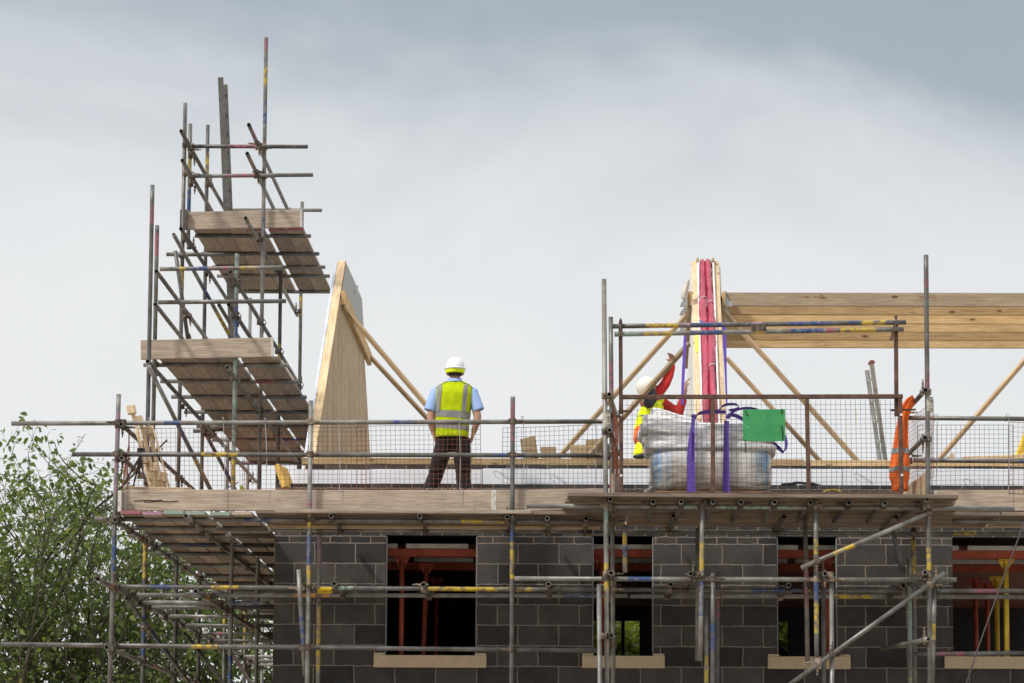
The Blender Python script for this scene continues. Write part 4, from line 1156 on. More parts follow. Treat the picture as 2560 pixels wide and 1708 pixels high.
# ================================================================== GUARD MESHES
def sag(p, k, amt): return p + V(noise.noise(p * 2.3 + V(k, 0, 0)), 0.8 * noise.noise(p * 2.1 + V(0, k, 0)), noise.noise(p * 2.2 + V(0, 0, k))) * amt
def mesh_panel(label, tl, tr, br, bl, mat, hooks=(), pitch=0.05, r=0.0018, amt=0.008, frame=None):
    t = thing('mesh_guard', label, 'mesh guard', bl, 'wire mesh guards hung on the rails')
    k = random.uniform(0, 90)
    nx = max(2, round((tr - tl).length / pitch)); nz = max(2, round((tl - bl).length / pitch))
    P = lambda u, v: sag((bl * (1 - u) + br * u) * (1 - v) + (tl * (1 - u) + tr * u) * v, k, amt)
    b = MB()
    for i in range(nx + 1): b.path([P(i / nx, j / 8) for j in range(9)], r * (1.5 if i in (0, nx) else 1), 4)
    for j in range(nz + 1): b.path([P(i / 10, j / nz) + V(0, 0.004, 0) for i in range(11)], r * (1.5 if j in (0, nz) else 1), 4)
    b.build('wire_grid', mat, t)
    for x, y0, y1, Y in hooks:
        h = MB(); top = at(x, y0, Y)
        h.path([top + V(-0.02, 0.05, -0.05), top + V(-0.02, 0.02, 0.03), top + V(0, -0.035, 0.02), top + V(0, -0.04, -0.06), at(x + 2, (y0 + y1) / 2, Y - 0.02), at(x, y1 - 8, Y - 0.02), at(x - 5, y1, Y - 0.03)], 0.0042, 5)
        h.build('hook_wire', 'galv', t)
    return t
Ym = YO + 0.09
def pm(label, x0, x1, yt, yb, mat, hooks=(), dy=0, Y=Ym): 
    return mesh_panel(label, at(x0, yt, Y), at(x1, yt + dy, Y), at(x1, yb, Y), at(x0, yb, Y), mat, [(hx, h0, h1, Y - 0.02) for hx, h0, h1 in hooks])
pm('dark red mesh guard nearest the outer corner pole, in front of the pale timber frame', 323, 612, 1070, 1225, 'rust_wire', [(374, 1050, 1060), (560, 1050, 1260)])
pm('dark red mesh guard in front of the gable panel foot', 606, 914, 1068, 1222, 'rust_wire', [(665, 1052, 1238), (848, 1052, 1240)])
pm('orange rusty mesh guard in front of the standing worker legs', 893, 1202, 1066, 1222, 'rust_wire', [(1149, 1046, 1246)], -5)
pm('dark mesh guard in front of the timber offcuts', 1257, 1515, 1070, 1219, 'dark_wire', [(1309, 1047, 1212), (1489, 1050, 1208)], -8)
pm('rust tinted mesh guard beyond the loading bay', 2294, 2532, 1063, 1224, 'dark_wire', [(2342, 1042, 1205)])
pm('bent mesh guard at the frame edge overlapping its neighbour', 2522, 2640, 1056, 1234, 'rust_wire', [(2521, 1042, 1246)], 4, Ym - 0.02)
def sidem(label, xa, xb, yta, ytb, yba, ybb, Ya, Yb, mat):
    return mesh_panel(label, at(xa, yta, Ya), at(xb, ytb, Yb), at(xb, ybb, Yb), at(xa, yba, Ya), mat, amt=0.02)
sidem('rusty mesh guard along the bay side where the orange jacket hangs', 2334, 2266, 1005, 1052, 1195, 1222, YL + 0.1, YO - 0.1, 'rust_wire')
sidem('dark mesh guard along the bay side beside the tall twin poles', 1534, 1545, 1010, 1062, 1190, 1215, YL + 0.05, YO, 'rust_wire')
b = MB()      # curled end of the corner mesh
t = mesh_panel('loose mesh guard end turned round the corner pole', at(325, 1071, Ym), at(312, 1150, YO + 1.1), at(308, 1236, YO + 1.1), at(322, 1225, Ym), 'rust_wire', amt=0.03)

# ================================================================== LOADING GATE
gate = thing('loading_gate', 'rusty steel mesh loading gate with two painted counterweight tubes', 'gate', at(1900, 1240, YL + 0.12))
Yg = YL + 0.07
def gbar(name, x0, y0, x1, y1, w=0.042, d=0.05, mat='rust', Y=Yg, par=None):
    return beam(par or gate, name, at(x0, y0, Y), at(x1, y1, Y), w, d, mat, up=V(0, -1, 0), bevel=0.004, jitter=0.003, xdiv=4)
gbar('frame_rail', 1548, 993, 2257, 991.5); gbar('frame_rail', 1548, 1236, 2257, 1235, 0.040)
gbar('frame_post', 1553, 998, 1553, 1231, 0.040, 0.048); gbar('frame_post', 1782.5, 998, 1782.5, 1231, 0.044, 0.048); gbar('frame_post', 2017, 998, 2022, 1231, 0.042, 0.048); gbar('frame_post', 2250, 998, 2254, 1231, 0.042, 0.048)
gbar('side_arm', 1551.5, 806, 1552.5, 1140, 0.04, 0.04, Y=Yg + 0.05); gbar('side_arm', 2240, 806, 2241, 1041, 0.04, 0.04, Y=Yg + 0.05)
gbar('latch_bar', 1545, 1028, 1580, 1029, 0.022, 0.02, Y=Yg - 0.04); gbar('arm_strut', 2227, 852, 2239, 812, 0.035, 0.01, Y=Yg + 0.0)
gbar('latch_bar', 2226, 1026, 2290, 1024, 0.018, 0.02, Y=Yg + 0.09)
b = MB(); tl, tr, br, bl = at(1556, 1001, Yg), at(2250, 999, Yg), at(2254, 1230, Yg), at(1556, 1231, Yg)
nx, nz = 56, 19
P = lambda u, v: sag((bl * (1 - u) + br * u) * (1 - v) + (tl * (1 - u) + tr * u) * v, 3.0, 0.006)
for i in range(1, nx): b.path([P(i / nx, j / 5) for j in range(6)], 0.0018, 4)
for j in range(1, nz): b.path([P(i / 12, j / nz) + V(0, 0.004, 0) for i in range(13)], 0.0018, 4)
b.build('wire_grid', 'dark_wire', gate)
for x, y in ((1553, 1038), (1553, 1189), (2253, 1037), (2255, 1188)):
    b = MB(); p = at(x, y, Yg - 0.026); b.cyl(p, p - V(0, 0.008, 0), 0.013, 0.013, 10); b.build('bolt_head', 'twine', gate)
def gtube(name, *a, **k): 
    return ptube(gate, name, *a, **k)
gtube('counterweight_tube', 1530, 816, 2265, 806, Yg + 0.02, bands=[('y', 1614, 1697), ('v', 1698, 1725), ('b', 1726, 1809), ('v', 1877, 1913), ('b', 1957, 2080), ('b', 2120, 2152), ('y', 2153, 2214)])
gtube('counterweight_tube', 1536, 836, 2259, 823, Yg + 0.02, bands=[('g', 1540, 1600), ('y', 1611, 1683), ('b', 1728, 1807), ('y', 1878, 1914), ('b', 1978, 2061), ('p', 2062, 2098), ('y', 2099, 2190)])
for x, y in ((1551.5, 806), (2240, 797)):
    b = MB(); p = at(x, y, Yg - 0.02); q = at(x, y + 26, Yg - 0.02)
    b.cyl(p + V(0, 0, 0.04), q, 0.008, 0.008, 8); b.cyl(p + V(0, 0, 0.0), p + V(0, 0, 0.025), 0.016, 0.016, 6)
    b.box((p.x - 0.022, Yg - 0.03, q.z - 0.02), (p.x + 0.022, Yg + 0.07, q.z + 0.02)); b.build('tube_clamp', 'coupler', gate)
b = MB(); p0 = at(1896, 820, Yg + 0.02); p0.z += 0.0
b.box((p0.x - 0.078, Yg - 0.012, p0.z - 0.035), (p0.x + 0.078, Yg + 0.052, p0.z + 0.040))
for s_ in (-0.05, 0.05): b.cyl((p0.x + s_, Yg - 0.02, p0.z - 0.02), (p0.x + s_, Yg - 0.02, p0.z + 0.03), 0.012, 0.012, 6)
b.build('joining_clamp', 'coupler', gate)

# green blank sign on the gate
sg = thing('sign_board', 'blank green plastic board wired to the loading gate', 'sign', at(1910, 1100, Yg - 0.04))
a, b_ = at(1857, 1063.5, Yg - 0.045), at(1963, 1063.5, Yg - 0.045)
beam(sg, 'board_panel', a, b_, 0.324, 0.006, 'green', up=V(0, -1, 0), bevel=0.002, jitter=0.003, xdiv=6)
for x0, y0, x1, y1 in ((1862.5, 1026, 1869, 1040), (1955, 1022, 1953, 1034), (1954, 1064, 1957, 1099), (1862.5, 1099, 1863, 1133)):
    b = MB(); b.path([at(x0, y0, Yg - 0.052), at((x0 + x1) / 2 + 1, (y0 + y1) / 2, Yg - 0.056), at(x1, y1, Yg - 0.052)], 0.005, 5); b.build('wire_tie', 'black', sg)

# ================================================================== WRAPPED PALLET LOAD AND SLINGS
def film_mat():
    m = Mat('shrink_film'); w = m.world((0.55, 0.55, 2.2))
    n = m.noise(w, 4.0, 6, 0.62, 1.4)
    c = m.ramp(n, ((0.34, (0.38, 0.385, 0.395)), (0.5, (0.66, 0.67, 0.69)), (0.62, (0.90, 0.90, 0.92))))
    m.set(c, m.ramp(n, ((0.3, (0.18,) * 3), (0.7, (0.45,) * 3))), 0.0, 0.6)
    m.b.inputs['Coat Weight'].default_value = 0.35; m.b.inputs['Coat Roughness'].default_value = 0.18
    f = m.noise(m.world((0.5, 0.5, 3.0)), 9.0, 6, 0.65, 1.8)
    return m.bump(f, 0.7, 0.03).m
M['film'] = film_mat()
XB0, XB1 = at(1622, 1100, -2.5).x, at(1936, 1100, -2.5).x
ZB = zb + 0.02
def sack_mat():
    m = Mat('printed_sacks_under_film'); g = m.node('ShaderNodeNewGeometry'); sep = m.node('ShaderNodeSeparateXYZ'); m.l.new(g.outputs['Position'], sep.inputs[0])
    u = m.math('DIVIDE', m.math('ADD', sep.outputs['X'], -XB0), XB1 - XB0)
    wob = m.noise(m.world((1, 1, 1)), 7, 4, 0.6)
    u = m.math('ADD', u, m.math('MULTIPLY_ADD', wob, 0.03, -0.015))
    A = (0.56, 0.54, 0.52)
    bands = m.ramp(u, ((0.0, A), (0.035, (0.42, 0.42, 0.43)), (0.05, (0.09, 0.26, 0.50)), (0.095, (0.10, 0.28, 0.52)), (0.11, (0.33, 0.35, 0.38)), (0.15, (0.20, 0.28, 0.40)),
                       (0.2, (0.40, 0.37, 0.34)), (0.28, A), (0.80, A), (0.86, (0.36, 0.40, 0.42)), (0.875, (0.16, 0.27, 0.42)), (0.90, (0.30, 0.34, 0.40)), (0.915, (0.10, 0.26, 0.50)), (0.95, (0.10, 0.27, 0.50)), (0.965, A), (1.0, (0.45, 0.43, 0.40))))
    zz = m.math('ADD', m.math('DIVIDE', m.math('ADD', sep.outputs['Z'], -ZB), 0.56), m.math('MULTIPLY_ADD', wob, 0.3, -0.15))
    brown = m.ramp(zz, ((0.20, (0.46, 0.35, 0.26)), (0.56, (0.66, 0.57, 0.49)), (0.72, (1.25, 1.28, 1.30))))
    c = m.mix(1.0, bands, brown, 'MULTIPLY')
    n = m.noise(m.world((0.4, 0.4, 2.6)), 5.0, 6, 0.65, 1.2)
    c = m.mix(m.ramp(n, ((0.42, (0, 0, 0)), (0.72, (0.75, 0.75, 0.75)))), c, (0.74, 0.75, 0.76))
    m.set(c, 0.3, 0, 0.6); m.b.inputs['Coat Weight'].default_value = 0.4; m.b.inputs['Coat Roughness'].default_value = 0.15
    return m.bump(m.noise(m.world((0.4, 0.4, 3.0)), 8.0, 6, 0.65, 1.5), 0.5, 0.02).m
M['sacks'] = sack_mat()
ld = thing('pallet_load', 'shrink wrapped load of sacks on a pallet behind the loading gate mesh', 'pallet load', ((XB0 + XB1) / 2, -2.0, ZB))
def rbox(b, x0, x1, y0, y1, z0, z1, rr=0.05, tilt=0.0, bulge=0.02, seed=0.0, n=44):
    rings = []; m = 9
    for j in range(m):
        t = j / (m - 1); z = z0 + (z1 - z0) * t
        e = math.sqrt(max(0, 1 - (2 * abs(t - 0.5)) ** 6)); ins = (1 - e) * rr
        ring = []
        for k in range(n):
            an = 2 * math.pi * k / n; ca, sa = math.cos(an), math.sin(an)
            px_ = abs(ca) ** 0.35 * (1 if ca > 0 else -1); py_ = abs(sa) ** 0.35 * (1 if sa > 0 else -1)
            hx, hy = (x1 - x0) / 2 - ins + bulge * e, (y1 - y0) / 2 - ins + bulge * e
            p = V((x0 + x1) / 2 + px_ * hx, (y0 + y1) / 2 + py_ * hy, z)
            w = noise.noise_vector(p * 5.5 + V(seed, 0, 0)) * 0.016 + noise.noise_vector(V(p.x * 5, p.y * 5, p.z * 30 + p.x * 9) + V(seed, 0, 0)) * 0.012
            p += V(w.x, w.y, 0.6 * w.z); p.z += tilt * (p.x - x0)
            ring.append(p)
        rings.append(ring)
    b.loft(rings)
b = MB()
for k in range(3): b.box((XB0 + 0.06, -2.5 + 0.36 * k, ZB), (XB1 - 0.04, -2.38 + 0.36 * k, ZB + 0.075))
b.build('pallet_base', 'pine', ld)
b = MB(); rbox(b, XB0 + 0.03, XB1 - 0.03, -2.52, -1.62, ZB + 0.07, ZB + 0.53, 0.05, 0, 0.012, 2); b.build('sack_block', 'sacks', ld, smooth=True)
b = MB()
rbox(b, XB0 - 0.015, XB1 + 0.015, -2.54, -1.60, ZB + 0.50, ZB + 0.585, 0.05, -0.008, 0.02, 5)
rbox(b, XB0 - 0.03, XB1 + 0.01, -2.53, -1.61, ZB + 0.575, ZB + 0.66, 0.05, 0.008, 0.022, 7)
rbox(b, XB0 - 0.02, XB1 - 0.04, -2.52, -1.62, ZB + 0.65, ZB + 0.735, 0.05, -0.01, 0.022, 9)
b.blob('film_layer', 'film', ld, 0.012, 1)
b = MB()
rbox(b, XB0 - 0.065, XB0 + 0.54, -2.54, -1.60, ZB + 0.665, ZB + 0.785, 0.06, -0.08, 0.03, 11)
rbox(b, XB0 - 0.02, XB0 + 0.53, -2.52, -1.62, ZB + 0.775, ZB + 0.885, 0.06, -0.22, 0.03, 13)
rbox(b, XB0 + 0.06, XB0 + 0.52, -2.48, -1.66, ZB + 0.865, ZB + 0.955, 0.05, -0.34, 0.03, 17)
rbox(b, XB0 + 0.50, XB1 - 0.30, -2.50, -1.64, ZB + 0.715, ZB + 0.785, 0.05, -0.02, 0.02, 15)
b.blob('film_bundle', 'film', ld, 0.012, 1)
b = MB()
for k in range(6): b.ell(at(1612 + k * 3.2, 1231 - k * 2.6 + (k % 2) * 2, -2.48), 0.02, 0.03, 0.017, 8, 6)
b.blob('film_scrap', 'film', ld, 0.008, 2)

def ribbon(pts, Y=-2.615, th=0.003, mb=None):
    """webbing: [(px, py, half width px, direction of the width in degrees, depth offset)]"""
    mb = mb or MB(); rings = []
    P3 = [(at(x, y, Y + (rest[0] if rest else 0)), w / 247.0, R(an)) for x, y, w, an, *rest in pts]
    fine = []
    for i in range(len(P3) - 1):
        p0 = P3[max(0, i - 1)]; p1 = P3[i]; p2 = P3[i + 1]; p3 = P3[min(len(P3) - 1, i + 2)]
        for k in range(5):
            t = k / 5
            q = 0.5 * ((2 * p1[0]) + (p2[0] - p0[0]) * t + (2 * p0[0] - 5 * p1[0] + 4 * p2[0] - p3[0]) * t * t + (3 * p1[0] - p0[0] - 3 * p2[0] + p3[0]) * t ** 3)
            fine.append((q, p1[1] + (p2[1] - p1[1]) * t, p1[2] + (p2[2] - p1[2]) * t))
    fine.append(P3[-1])
    for q, w, an in fine:
        s_ = V(math.cos(an) * w, -0.012, math.sin(an) * w)
        rings.append([q + s_, q + s_ + V(0, th, 0), q - s_ + V(0, th, 0), q - s_])
    return mb.loft(rings)
def knot(mb, x, y, w, h, Y=-2.62):
    c = at(x, y, Y); mb.ell(c, w / 247, 0.03, h / 247, 12, 8); return mb
s1 = thing('lifting_sling', 'purple webbing sling choked round the load beside its raised end', 'sling', at(1728, 1232, -2.56), 'purple lifting slings')
b = ribbon([(1728, 1231, 10.8, 2), (1727.5, 1180, 10.2, 0), (1728, 1125, 9.2, 0), (1730, 1092, 7.5, -8), (1732, 1065, 4.5, -20), (1734, 1046, 5.5, -35, -.02)])
b.build('sling_web', 'purple', s1)
b = MB(); ribbon([(1727, 1150, 4.2, 0, -.008), (1725.5, 1110, 4.0, 2, -.012), (1727.5, 1075, 2.6, -6, -.014)], mb=b); b.build('sling_fold', 'purple', s1)
b = MB(); knot(b, 1734, 1040, 7.5, 5); knot(b, 1738, 1043, 4, 6); b.blob('sling_knot', 'purple', s1, 0.006, 2)
b = ribbon([(1738, 1042, 3.5, 60, -.03), (1747, 1034, 4, 75), (1768, 1030, 4.2, 88), (1795, 1030, 4.2, 92), (1815, 1030.5, 3.5, 90)]); b.build('sling_tail', 'purple', s1)
s2 = thing('lifting_sling', 'purple webbing sling choked round the load next to the green board', 'sling', at(1815.5, 1232, -2.56), 'purple lifting slings')
b = ribbon([(1815.5, 1231, 9, 2), (1815.5, 1180, 8.2, 0), (1815.5, 1120, 6.8, 0), (1815.5, 1075, 6, 0), (1817, 1052, 6.5, -18, -.02)]); b.build('sling_web', 'purple', s2)
b = MB(); knot(b, 1820, 1042, 7, 6); knot(b, 1824, 1037, 6, 5); b.blob('sling_knot', 'purple', s2, 0.006, 2)
b = ribbon([(1824, 1037, 4, 70, -.03), (1838, 1039, 4.5, 80), (1855, 1047, 4.5, 75), (1866, 1050, 4, 80)]); b.build('sling_tail', 'purple', s2)
b = ribbon([(1826, 1033, 3, 100), (1848, 1023, 3.2, 70), (1868, 1020.5, 3, 85), (1885, 1022, 2.6, 95), (1902, 1027, 2, 100)]); b.build('sling_tail', 'purple', s2)
b = ribbon([(1797, 1026, 4.5, 20), (1803, 1017, 4.5, 50), (1818, 1011.5, 3.2, 85), (1838, 1011, 2.6, 95), (1847, 1016, 2.6, 130), (1842, 1022, 2.6, 80, .02), (1822, 1026, 2.6, 85, .02)]); b.build('sling_loop', 'purple', s2)
s3 = thing('lifting_sling', 'loose purple sling loop dangling at the far corner of the load', 'sling', at(1958, 1125, -2.3), 'purple lifting slings')
b = ribbon([(1928, 1101, 5, 60), (1938, 1113, 5, 50), (1951, 1124, 4.5, 60), (1958, 1130, 3.5, 100), (1964, 1124, 3.6, 10), (1965.5, 1108, 3.8, 0), (1963, 1092, 3.2, -6), (1955, 1078, 3, -20)], Y=-2.35); b.build('sling_web', 'purple', s3)
def strap(label, pts, Y):
    t = thing('lifting_sling', label, 'sling', at(pts[-1][0], pts[-1][1], Y), 'purple lifting slings')
    ribbon(pts, Y).build('sling_web', 'purple', t)
strap('purple sling hanging beside the raised bare hand', [(1713, 838, 3.6, 0), (1711, 880, 4.2, 0), (1708.5, 930, 4.2, 0), (1706.5, 975, 3.6, 0), (1706, 1000, 4, 0), (1706, 1012, 3.5, 0)], 0.2)
strap('purple sling hanging flat along the joist side of the party wall', [(1810, 806, 4.6, 0), (1812, 870, 4.4, 0), (1814.5, 940, 2.6, 0), (1817, 1010, 1.8, 0)], 0.4)

# ================================================================== ORANGE JACKET ON THE RAIL
jk = thing('hivis_jacket', 'orange high visibility jacket hung on the bay side rail', 'jacket', at(2251, 1228, -2.2))
Yj = -2.2
prof = [(2278, 992, 5), (2276, 998, 11), (2270, 1012, 14), (2262, 1030, 14), (2257, 1050, 13), (2254, 1075, 15), (2253, 1100, 18), (2251, 1130, 21), (2249, 1165, 24), (2248, 1195, 24), (2249, 1210, 20), (2250, 1228, 19)]
def jring(i, grow=0.0):
    i0 = min(int(i), len(prof) - 2); t = i - i0
    x, y, w = (prof[i0][k] * (1 - t) + prof[i0 + 1][k] * t for k in range(3))
    c = at(x, y, Yj); w = w / 243 + grow; ring = []
    for k in range(36):
        an = 2 * math.pi * k / 36
        f = 1 + 0.26 * math.sin(an * 6 + y * 0.022 + 0.8 * math.sin(y * 0.05)) + 0.30 * noise.noise(V(an * 1.6, y * 0.05, 3))
        ring.append(c + V(math.cos(an) * w * (0.8 + 0.2 * f), math.sin(an) * (0.07 * f + grow), 0.006 * math.sin(an * 3)))
    return ring
b = MB(); b.loft([jring(i * 0.5) for i in range(23)]); b.build('jacket_cloth', 'hivis_orange', jk, smooth=True)
for lo, hi in ((6.7, 7.15), (8.1, 8.5)):
    b = MB(); b.loft([jring(lo + (hi - lo) * k / 3, 0.004) for k in range(4)], cap=False); b.build('reflective_tape', 'reflect', jk, smooth=True)

# ================================================================== PEOPLE
def finger(b, pts, r0=0.0095, r1=0.007):
    n = len(pts) - 1
    b.limb([(p, r0 + (r1 - r0) * i / n) for i, p in enumerate(pts)], 8)
def hand_chain(b, wrist, fwd, side, nrm, curl=0.5, sc=1.0, thumb=1):
    """palm and five fingers; fwd = where the fingers point, nrm = back of the hand, side = thumb side"""
    f, s_, n = Vector(fwd).normalized(), Vector(side).normalized(), Vector(nrm).normalized(); w = Vector(wrist)
    for k in range(4):
        o = (0.030 - 0.020 * k) * sc
        b.limb([(w + s_ * o * 0.6, 0.016 * sc), (w + f * 0.085 * sc + s_ * o, 0.0135 * sc)], 8)
    L = (0.070, 0.078, 0.072, 0.056)
    for k in range(4):
        o = (0.030 - 0.020 * k) * sc; base = w + f * 0.088 * sc + s_ * o
        pts = [base]; d = f.copy(); step = L[k] * sc / 3
        for j in range(3):
            a = curl * (0.6 + 0.25 * j)
            d = (d * math.cos(a) - n * math.sin(a)).normalized(); n2 = n
            pts.append(pts[-1] + d * step * (1.25 - 0.2 * j))
        finger(b, pts, 0.0098 * sc, 0.0075 * sc)
    tb = w + f * 0.025 * sc + s_ * 0.030 * sc * thumb
    finger(b, [tb, tb + (f * 0.5 + s_ * 0.8).normalized() * 0.035 * sc, tb + (f * 0.8 + s_ * 0.75 - n * 0.4).normalized() * 0.066 * sc], 0.0125 * sc, 0.009 * sc)

B1 = at(1131, 1301, -0.72); B1.z = zd + 0.02
def w1(x, y, z): return B1 + V(x, y, z)
man = thing('person', 'person in white helmet, yellow vest and blue shirt standing with hands in pockets', 'person', B1)
b = MB()
b.ell(w1(-0.01, 0, 0.88), 0.150, 0.10, 0.13); b.ell(w1(-0.005, 0, 1.06), 0.138, 0.095, 0.17); b.ell(w1(0.002, 0, 1.28), 0.160, 0.105, 0.18)
b.limb([(w1(-0.155, 0, 1.405), 0.05), (w1(0, 0, 1.43), 0.06), (w1(0.17, 0, 1.40), 0.05)])
b.limb([(w1(0.008, 0.005, 1.43), 0.062), (w1(0.013, 0.012, 1.57), 0.056)])
b.ell(w1(0.015, 0.022, 1.645), 0.078, 0.098, 0.115); b.ell(w1(0.015, 0.055, 1.575), 0.058, 0.062, 0.06)
b.limb([(w1(0.015, 0.112, 1.645), 0.010), (w1(0.015, 0.128, 1.612), 0.014)], 8)
for sx in (-1, 1):
    b.ell(w1(0.015 + sx * 0.083, 0.018, 1.605), 0.013, 0.022, 0.034, 10, 8); b.ell(w1(0.015 + sx * 0.033, 0.108, 1.645), 0.017, 0.012, 0.009, 8, 6)
arms = (((-0.178, 0, 1.40), (-0.243, -0.035, 1.125), (-0.212, 0.0, 0.945)), ((0.195, 0, 1.39), (0.264, -0.035, 1.13), (0.225, 0.0, 0.955)))
for sh, el, wr in arms:
    b.limb([(w1(*sh), 0.052), (w1(*el), 0.043), (w1(el[0] * 0.95 + wr[0] * 0.05, el[1], el[2] - 0.05), 0.044), (w1(*wr), 0.029)])
hand_chain(b, w1(-0.208, 0.0, 0.93), (0.28, 0.12, -1), (0.25, 1, 0), (-1, 0, -0.2), 0.25)
hand_chain(b, w1(0.221, 0.0, 0.94), (-0.30, 0.12, -1), (-0.25, 1, 0), (1, 0, -0.2), 0.25)
legs = (((-0.085, 0, 0.84), (-0.185, 0.03, 0.49), (-0.33, 0.0, 0.10)), ((0.085, 0, 0.84), (0.112, 0.03, 0.49), (0.138, 0.0, 0.10)))
for hp, kn, ak in legs: b.limb([(w1(*hp), 0.082), (w1(*kn), 0.055), (w1(kn[0] * .7 + ak[0] * .3, 0.0, 0.38), 0.056), (w1(*ak), 0.038)])
b.blob('body', 'skin', man, 0.009, 3)
b = MB(); b.ell(w1(-0.012, 0.0, 0.90), 0.180, 0.118, 0.085)
b.limb([(w1(-0.075, 0, 0.86), 0.108), (w1(0.065, 0, 0.86), 0.108)])
for sx, (hp, kn, ak) in zip((-1, 1), legs):
    b.limb([(w1(*hp), 0.106), (w1(hp[0] * .5 + kn[0] * .5 + sx * .004, 0.008, 0.665), 0.096), (w1(*kn), 0.082), (w1(kn[0] * .45 + ak[0] * .55, -0.006, 0.27), 0.082), (w1(ak[0], 0.0, 0.085), 0.080)])
    for z in (0.16, 0.30, 0.45, 0.53): 
        t = (0.49 - z) / 0.39 if z < 0.49 else 0.0
        xx = kn[0] + (ak[0] - kn[0]) * max(0, t)
        b.ell(w1(xx + 0.01 * math.sin(z * 40), 0.0, z), 0.086, 0.078, 0.018, 12, 6)
b.blob('trousers', 'dark_cloth', man, 0.012, 3)
for sx, (hp, kn, ak) in zip((-1, 1), legs):
    b = MB(); b.ell(w1(ak[0], 0.07, 0.048), 0.048, 0.135, 0.047); b.ell(w1(ak[0], 0.0, 0.09), 0.047, 0.055, 0.075); b.blob('boot', 'black', man, 0.012, 3)
# shirt: sleeves and collar
b = MB()
for sx, (sh, el, wr) in zip((-1, 1), arms):
    b.limb([(w1(sh[0] * 0.8, 0, 1.40), 0.066), (w1(sh[0] + sx * 0.012, -0.005, 1.385), 0.066)])
    p0, p1 = Vector(sh) + V(sx * 0.012, -0.005, -0.02), Vector(el) + V(sx * 0.012, 0.01, 0.055)
    b.cyl(w1(*p0), w1(*p1), 0.066, 0.069, 18)
    b.ell(w1(*(p0 * 0.4 + p1 * 0.6)), 0.074, 0.066, 0.012)
b.limb([(w1(-0.12, 0, 1.43), 0.055), (w1(0.14, 0, 1.43), 0.055)])
b.blob('shirt', 'blue_shirt', man, 0.010, 2)
b = MB()
b.loft([[w1(0.012 + math.cos(a) * rx, 0.012 + math.sin(a) * ry, z + 0.012 * math.sin(a)) for a in [2 * math.pi * k / 24 for k in range(24)]]
        for rx, ry, z in ((0.066, 0.070, 1.545), (0.070, 0.074, 1.548), (0.082, 0.086, 1.515), (0.100, 0.098, 1.478))], cap=False)
b.build('collar', 'blue_shirt', man, smooth=True, solid=0.004)
# vest as a shell round the trunk
VP = [(0.893, 0.176, -0.010, 0.130), (0.95, 0.177, -0.010, 0.130), (1.04, 0.180, -0.008, 0.128), (1.12, 0.187, -0.006, 0.128), (1.20, 0.192, -0.002, 0.130), (1.30, 0.200, 0.004, 0.134),
      (1.38, 0.207, 0.008, 0.130), (1.43, 0.203, 0.010, 0.115), (1.462, 0.180, 0.012, 0.098), (1.485, 0.140, 0.012, 0.090), (1.500, 0.098, 0.012, 0.088)]
def vrow(z):
    for a, c in zip(VP, VP[1:]):
        if z <= c[0]:
            t = (z - a[0]) / (c[0] - a[0]); return [a[k] + (c[k] - a[k]) * t for k in range(1, 4)]
    return list(VP[-1][1:])
def vpt(an, z, off=0.0):
    hw, cx, d = vrow(z); ca, sa = math.cos(an), math.sin(an); e = 0.74
    sa_ = an % (2 * math.pi)
    f = 1 + 0.06 * noise.noise(V(sa_ * 1.7, z * 5.0, 1.0)) + 0.05 * noise.noise(V(sa_ * 4.0, z * 8 - sa_ * 3, 4.0)) + 0.03 * noise.noise(V(sa_ * 9.0 + z * 8, z * 4, 8.0))
    return w1(cx + (abs(ca) ** e * (1 if ca > 0 else -1)) * (hw + off), (abs(sa) ** e * (1 if sa > 0 else -1)) * (d + off) * f, z)
zs_ = [VP[0][0] + (VP[-1][0] - VP[0][0]) * k / 44 for k in range(45)]
b = MB(); b.loft([[vpt(2 * math.pi * k / 60, z) for k in range(132)] for z in zs_], cap=False)
vest = b.build('hivis_vest', 'hivis', man, smooth=True, solid=0.005)
for z0, z1 in ((1.098, 1.172), (0.975, 1.025)):
    b = MB(); b.loft([[vpt(2 * math.pi * k / 60, z0 + (z1 - z0) * j / 3 - 0.018 * math.cos(2 * math.pi * k / 60), 0.005) for k in range(60)] for j in range(4)], cap=False)
    b.build('reflective_band', 'reflect', vest, smooth=True)
def vback(x, z, off):
    hw, cx, d = vrow(z); u = max(-0.995, min(0.995, (x - cx) / hw)); ca = abs(u) ** (1 / 0.74); an = math.acos(max(-1, min(1, ca if u > 0 else -ca)))
    return -an if an >= 0 else an
for (x0, x1), (x2, x3) in (((-0.160, -0.112), (-0.180, -0.138)), ((0.112, 0.157), (0.092, 0.136))):
    b = MB(); rr = []
    for j in range(14):
        t = j / 13; z = 1.462 - (1.462 - 1.165) * t
        xa, xb = x0 + (x2 - x0) * t, x1 + (x3 - x1) * t
        rr.append([vpt(vback(xa + (xb - xa) * k / 8, z, 0), z, 0.010) for k in range(9)])
    b.loft(rr, cap=False, closed=False); b.build('reflective_band', 'reflect', vest, smooth=True)
for sx in (-1, 1):
    b = MB(); b.path([vpt(-math.pi / 2 + sx * a, z, 0.004) for a, z in ((0.55, 1.488), (0.95, 1.462), (1.18, 1.43), (1.22, 1.36), (1.23, 1.28), (1.27, 1.2), (1.33, 1.17))], 0.0045, 6); b.build('edge_binding', 'black', vest)
b = MB(); b.path([vpt(-math.pi / 2 + a, 1.4985, 0.003) for a in [-1.4 + 0.2 * k for k in range(15)]], 0.004, 6); b.build('edge_binding', 'black', vest)
